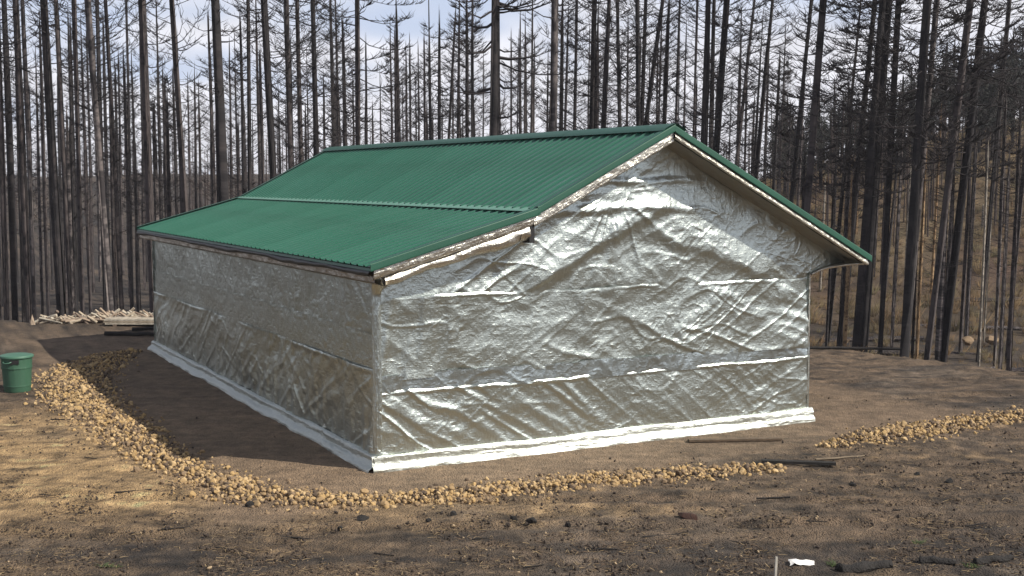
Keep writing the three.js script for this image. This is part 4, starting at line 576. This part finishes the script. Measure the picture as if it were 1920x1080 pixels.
{
  const r = rng(91);
  const clods = [[680, 978, 0.075, 'dark clod left of centre below the stone row'], [850, 968, 0.055, 'dark clod just below the front row, left of a pair'], [963, 976, 0.055, 'left one of two dark clods standing close together'], [996, 981, 0.07, 'right and larger one of two dark clods close together'], [803, 978, 0.045, 'small dark clod between larger ones below the stones'], [1290, 976, 0.10, 'flat reddish brown clod below the right end of the row'], [470, 948, 0.065, 'dark stone at the lower edge of the left bank'], [638, 992, 0.04, 'low dark clod in the middle foreground'], [1598, 912, 0.05, 'dark clod below the gap in the stones'], [1065, 985, 0.04, 'small lone clod right of the pair'], [1780, 905, 0.06, 'dark clod on the slope below the right bank'], [1720, 893, 0.05, 'dark lump between the bank and the foreground at right']];
  clods.forEach(([px, py, s, label], k) => { const [x, z] = onLevel(px, py), m = mesh('dirt_clod', rockGeos[k % 8], k === 5 ? woodM(0.10, 0.045, 0.03) : charM); m.position.set(x, terrain(x, z) + s * 0.35, z); m.scale.set(s * (k === 5 ? 1.5 : 1.15), s * (k === 5 ? 0.7 : 1.1), s); m.rotation.y = k; tag(m, label, 'clod'); });
  place('charred_log', logGeo(0.55, 0.065, 12), charM, 1622, 1068, 0.22, 'short black charred log at the bottom edge right of the white rag', 'log', 0.03);
  place('charred_log', logGeo(0.34, 0.05, 14), charM, 1757, 1056, -0.3, 'small black log at the bottom edge, second from the white rag', 'log', 0.03);
  place('charred_log', logGeo(0.42, 0.045, 16), charM, 1862, 1054, 0.25, 'black log at the bottom right corner', 'log', 0.03);
  const sticks = [logGeo(0.3, 0.009, 31, 6), logGeo(0.22, 0.007, 33, 6), logGeo(0.42, 0.011, 35, 6)];
  for (const [px, py] of [[170, 862], [120, 790], [330, 992], [420, 1030], [90, 935], [560, 1010], [720, 1040], [905, 1012], [1130, 1030], [1240, 1005], [1385, 1020], [1530, 985], [1690, 960], [1830, 990], [1450, 940], [1900, 890], [1000, 1062], [250, 925]]) place('charred_stick', sticks[Math.floor(r() * 3)], charM, px, py, 0.9 * (r() - 0.5), 'small charred stick lying loose on the open soil in front', 'stick', 0.02, 'charred sticks in the foreground');
  for (const [px, d, l, rad, a] of [[1580, 31, 2.2, 0.07, 0.1], [1690, 33, 3, 0.09, -0.2], [1795, 31, 2.4, 0.06, 0.25], [1870, 36, 3.2, 0.10, 0.05], [1740, 40, 3.5, 0.10, -0.1], [1640, 44, 4, 0.11, 0.2], [1830, 47, 4, 0.10, -0.25], [1900, 52, 5, 0.12, 0.1]]) { const [x, z] = ground2((px - 960) / F_PX * d, d), m = mesh('fallen_trunk', logGeo(l, rad, d), d % 2 ? M.barkGrey : M.barkDark); m.position.set(x, terrain(x, z) + rad * 0.6, z); m.rotation.y = a - YAW; tag(m, 'fallen burnt trunk lying on the forest floor right of the cabin', 'fallen trunk', 'fallen trunks right of the cabin'); }
  // white rag
  const rag = sheet(22, 14, (a, b) => { const x = (a - 0.5) * 0.24, z = (b - 0.5) * 0.15; return [x + 0.01 * N3(a * 5, b * 5, 2), 0.025 + 0.03 * ridge(a * 1.7, b * 1.7, 3) - 0.03 * (Math.abs(a - 0.5) + Math.abs(b - 0.5)), z * (1 - 0.5 * a)]; });
  place('rag', rag, new THREE.MeshStandardMaterial({ color: lin(0.82, 0.81, 0.78), roughness: 0.9, side: THREE.DoubleSide }), 1503, 1058, -0.1, 'crumpled white rag lying in the bottom foreground', 'rag', 0.02);
  const stake = new THREE.BoxGeometry(0.022, 0.30, 0.014, 1, 6, 1); place('stake', stake, woodM(0.78, 0.74, 0.66), 1454, 1092, 0.3, 'thin whitish stake standing left of the white rag', 'stake', 0.10).rotation.z = -0.03;
  // boulders in the hollow beyond the right edge
  for (const [px, d, s, label] of [[1822, 40, 0.24, 'tan boulder seen between trunks at far right'], [1866, 43, 0.26, 'second tan boulder right of the first, behind trunks'], [1812, 46, 0.2, 'small tan rock left of the two tan boulders']]) { const [x, z] = ground2((px - 960) / F_PX * d, d), m = mesh('boulder', rockGeos[d % 8], rockMats.side[3]); m.position.set(x, CAM.y - (640 - 338) / F_PX * d, z); m.scale.set(s * 1.3, s, s); tag(m, label, 'boulder'); }
  // loose charred crumbs, straw and green sprouts on the open soil
  const q = new THREE.Object3D(), seen = [];
  while (seen.length < 7000) { const px = -20 + 1960 * r(), py = 740 + 345 * r() ** 0.8, [x, z] = onLevel(px, py); if (padness(x, z) > 0.4 && r() > 0.06) continue; if (x > -0.5 && x < 7.7 && z < 0.4) continue; const n = fbm(x * 0.9, 61, z * 0.9, 3); if (n < -0.12 + 0.25 * r() - 0.05) continue; seen.push([x, z]); }
  const im = new THREE.InstancedMesh(rockGeos[1], new THREE.MeshStandardMaterial({ color: lin(1, 1, 1), roughness: 1 }), 8000); im.name = 'charred_crumbs';
  for (let k = 0; k < 8000; k++) { const [ax, az] = seen[k % 7000], far = k < 7000 ? 0 : 0.5, x = ax + far * (r() - 0.5), z = az + far * (r() - 0.5), s = 0.005 + 0.017 * r() ** 3; q.position.set(x, terrain(x, z) + 0.012 + s * 0.2, z); q.rotation.set(r() * 6, r() * 6, r() * 6); q.scale.set(s * (0.8 + 1.4 * r()), s, s); q.updateMatrix(); im.setMatrixAt(k, q.matrix); const d = r(); im.setColorAt(k, d < 0.75 ? lin(0.045, 0.034, 0.027) : d < 0.97 ? lin(0.11, 0.08, 0.055) : lin(0.36, 0.27, 0.17)); }
  im.castShadow = im.receiveShadow = true; scene.add(im); tag(im, 'loose charred crumbs and small clods strewn over the open soil', 'debris', null, 'stuff');
  const sm = new MB(); sm.tube([[-0.05, 0, 0], [0, 0.006, 0.006], [0.05, 0, 0]], [0.0025, 0.003, 0.001], 3, false);
  const st = new THREE.InstancedMesh(sm.geo(), new THREE.MeshStandardMaterial({ color: lin(1, 1, 1), roughness: 1, side: THREE.DoubleSide }), 9000); st.name = 'straw_litter';
  for (let k = 0; k < 9000; k++) { const [bx, bz] = seen[k % 7000], x = bx + 0.3 * (r() - 0.5), z = bz + 0.3 * (r() - 0.5), s = 0.3 + 0.75 * r(); q.position.set(x, terrain(x, z) + 0.016, z); q.rotation.set(0, r() * 6.28, (r() - 0.5) * 0.5); q.scale.set(s, s, s); q.updateMatrix(); st.setMatrixAt(k, q.matrix); const d = r(); st.setColorAt(k, d < 0.3 ? lin(0.34, 0.25, 0.14) : d < 0.75 ? lin(0.16, 0.11, 0.07) : lin(0.04, 0.03, 0.025)); }
  st.castShadow = st.receiveShadow = true; scene.add(st); tag(st, 'dry straw, needles and twigs littering the open soil', 'litter', null, 'stuff');
  // sprouts
  const gm = new MB(); for (let k = 0; k < 34; k++) { const a = r() * 6.28, l = 0.05 + 0.07 * r(), o = 0.09 * Math.sqrt(r()), cx = o * Math.cos(a * 3), cz = o * Math.sin(a * 3); gm.tube([[cx, 0, cz], [cx + 0.35 * l * Math.cos(a), l * 0.7, cz + 0.35 * l * Math.sin(a)], [cx + l * Math.cos(a) * 0.8, l, cz + l * Math.sin(a) * 0.8]], [0.006, 0.005, 0], 3); }
  const gg = gm.geo(), gM = new THREE.MeshStandardMaterial({ color: lin(0.07, 0.10, 0.035), roughness: 0.9, side: THREE.DoubleSide });
  [[205, 1068, 'low green sprouts at the bottom left foreground'], [1722, 1020, 'green sprouts in the dark soil at the lower right'], [1560, 1058, 'tiny green sprouts beside the black log'], [1822, 1062, 'green sprouts near the bottom right corner']].forEach(([px, py, label], k) => { const m = place('green_sprouts', gg, gM, px, py, k, label, 'plant', 0); m.scale.set(k === 0 ? 1.2 : 0.8, 0.4, 0.8); });
}

renderer.render(scene, camera);
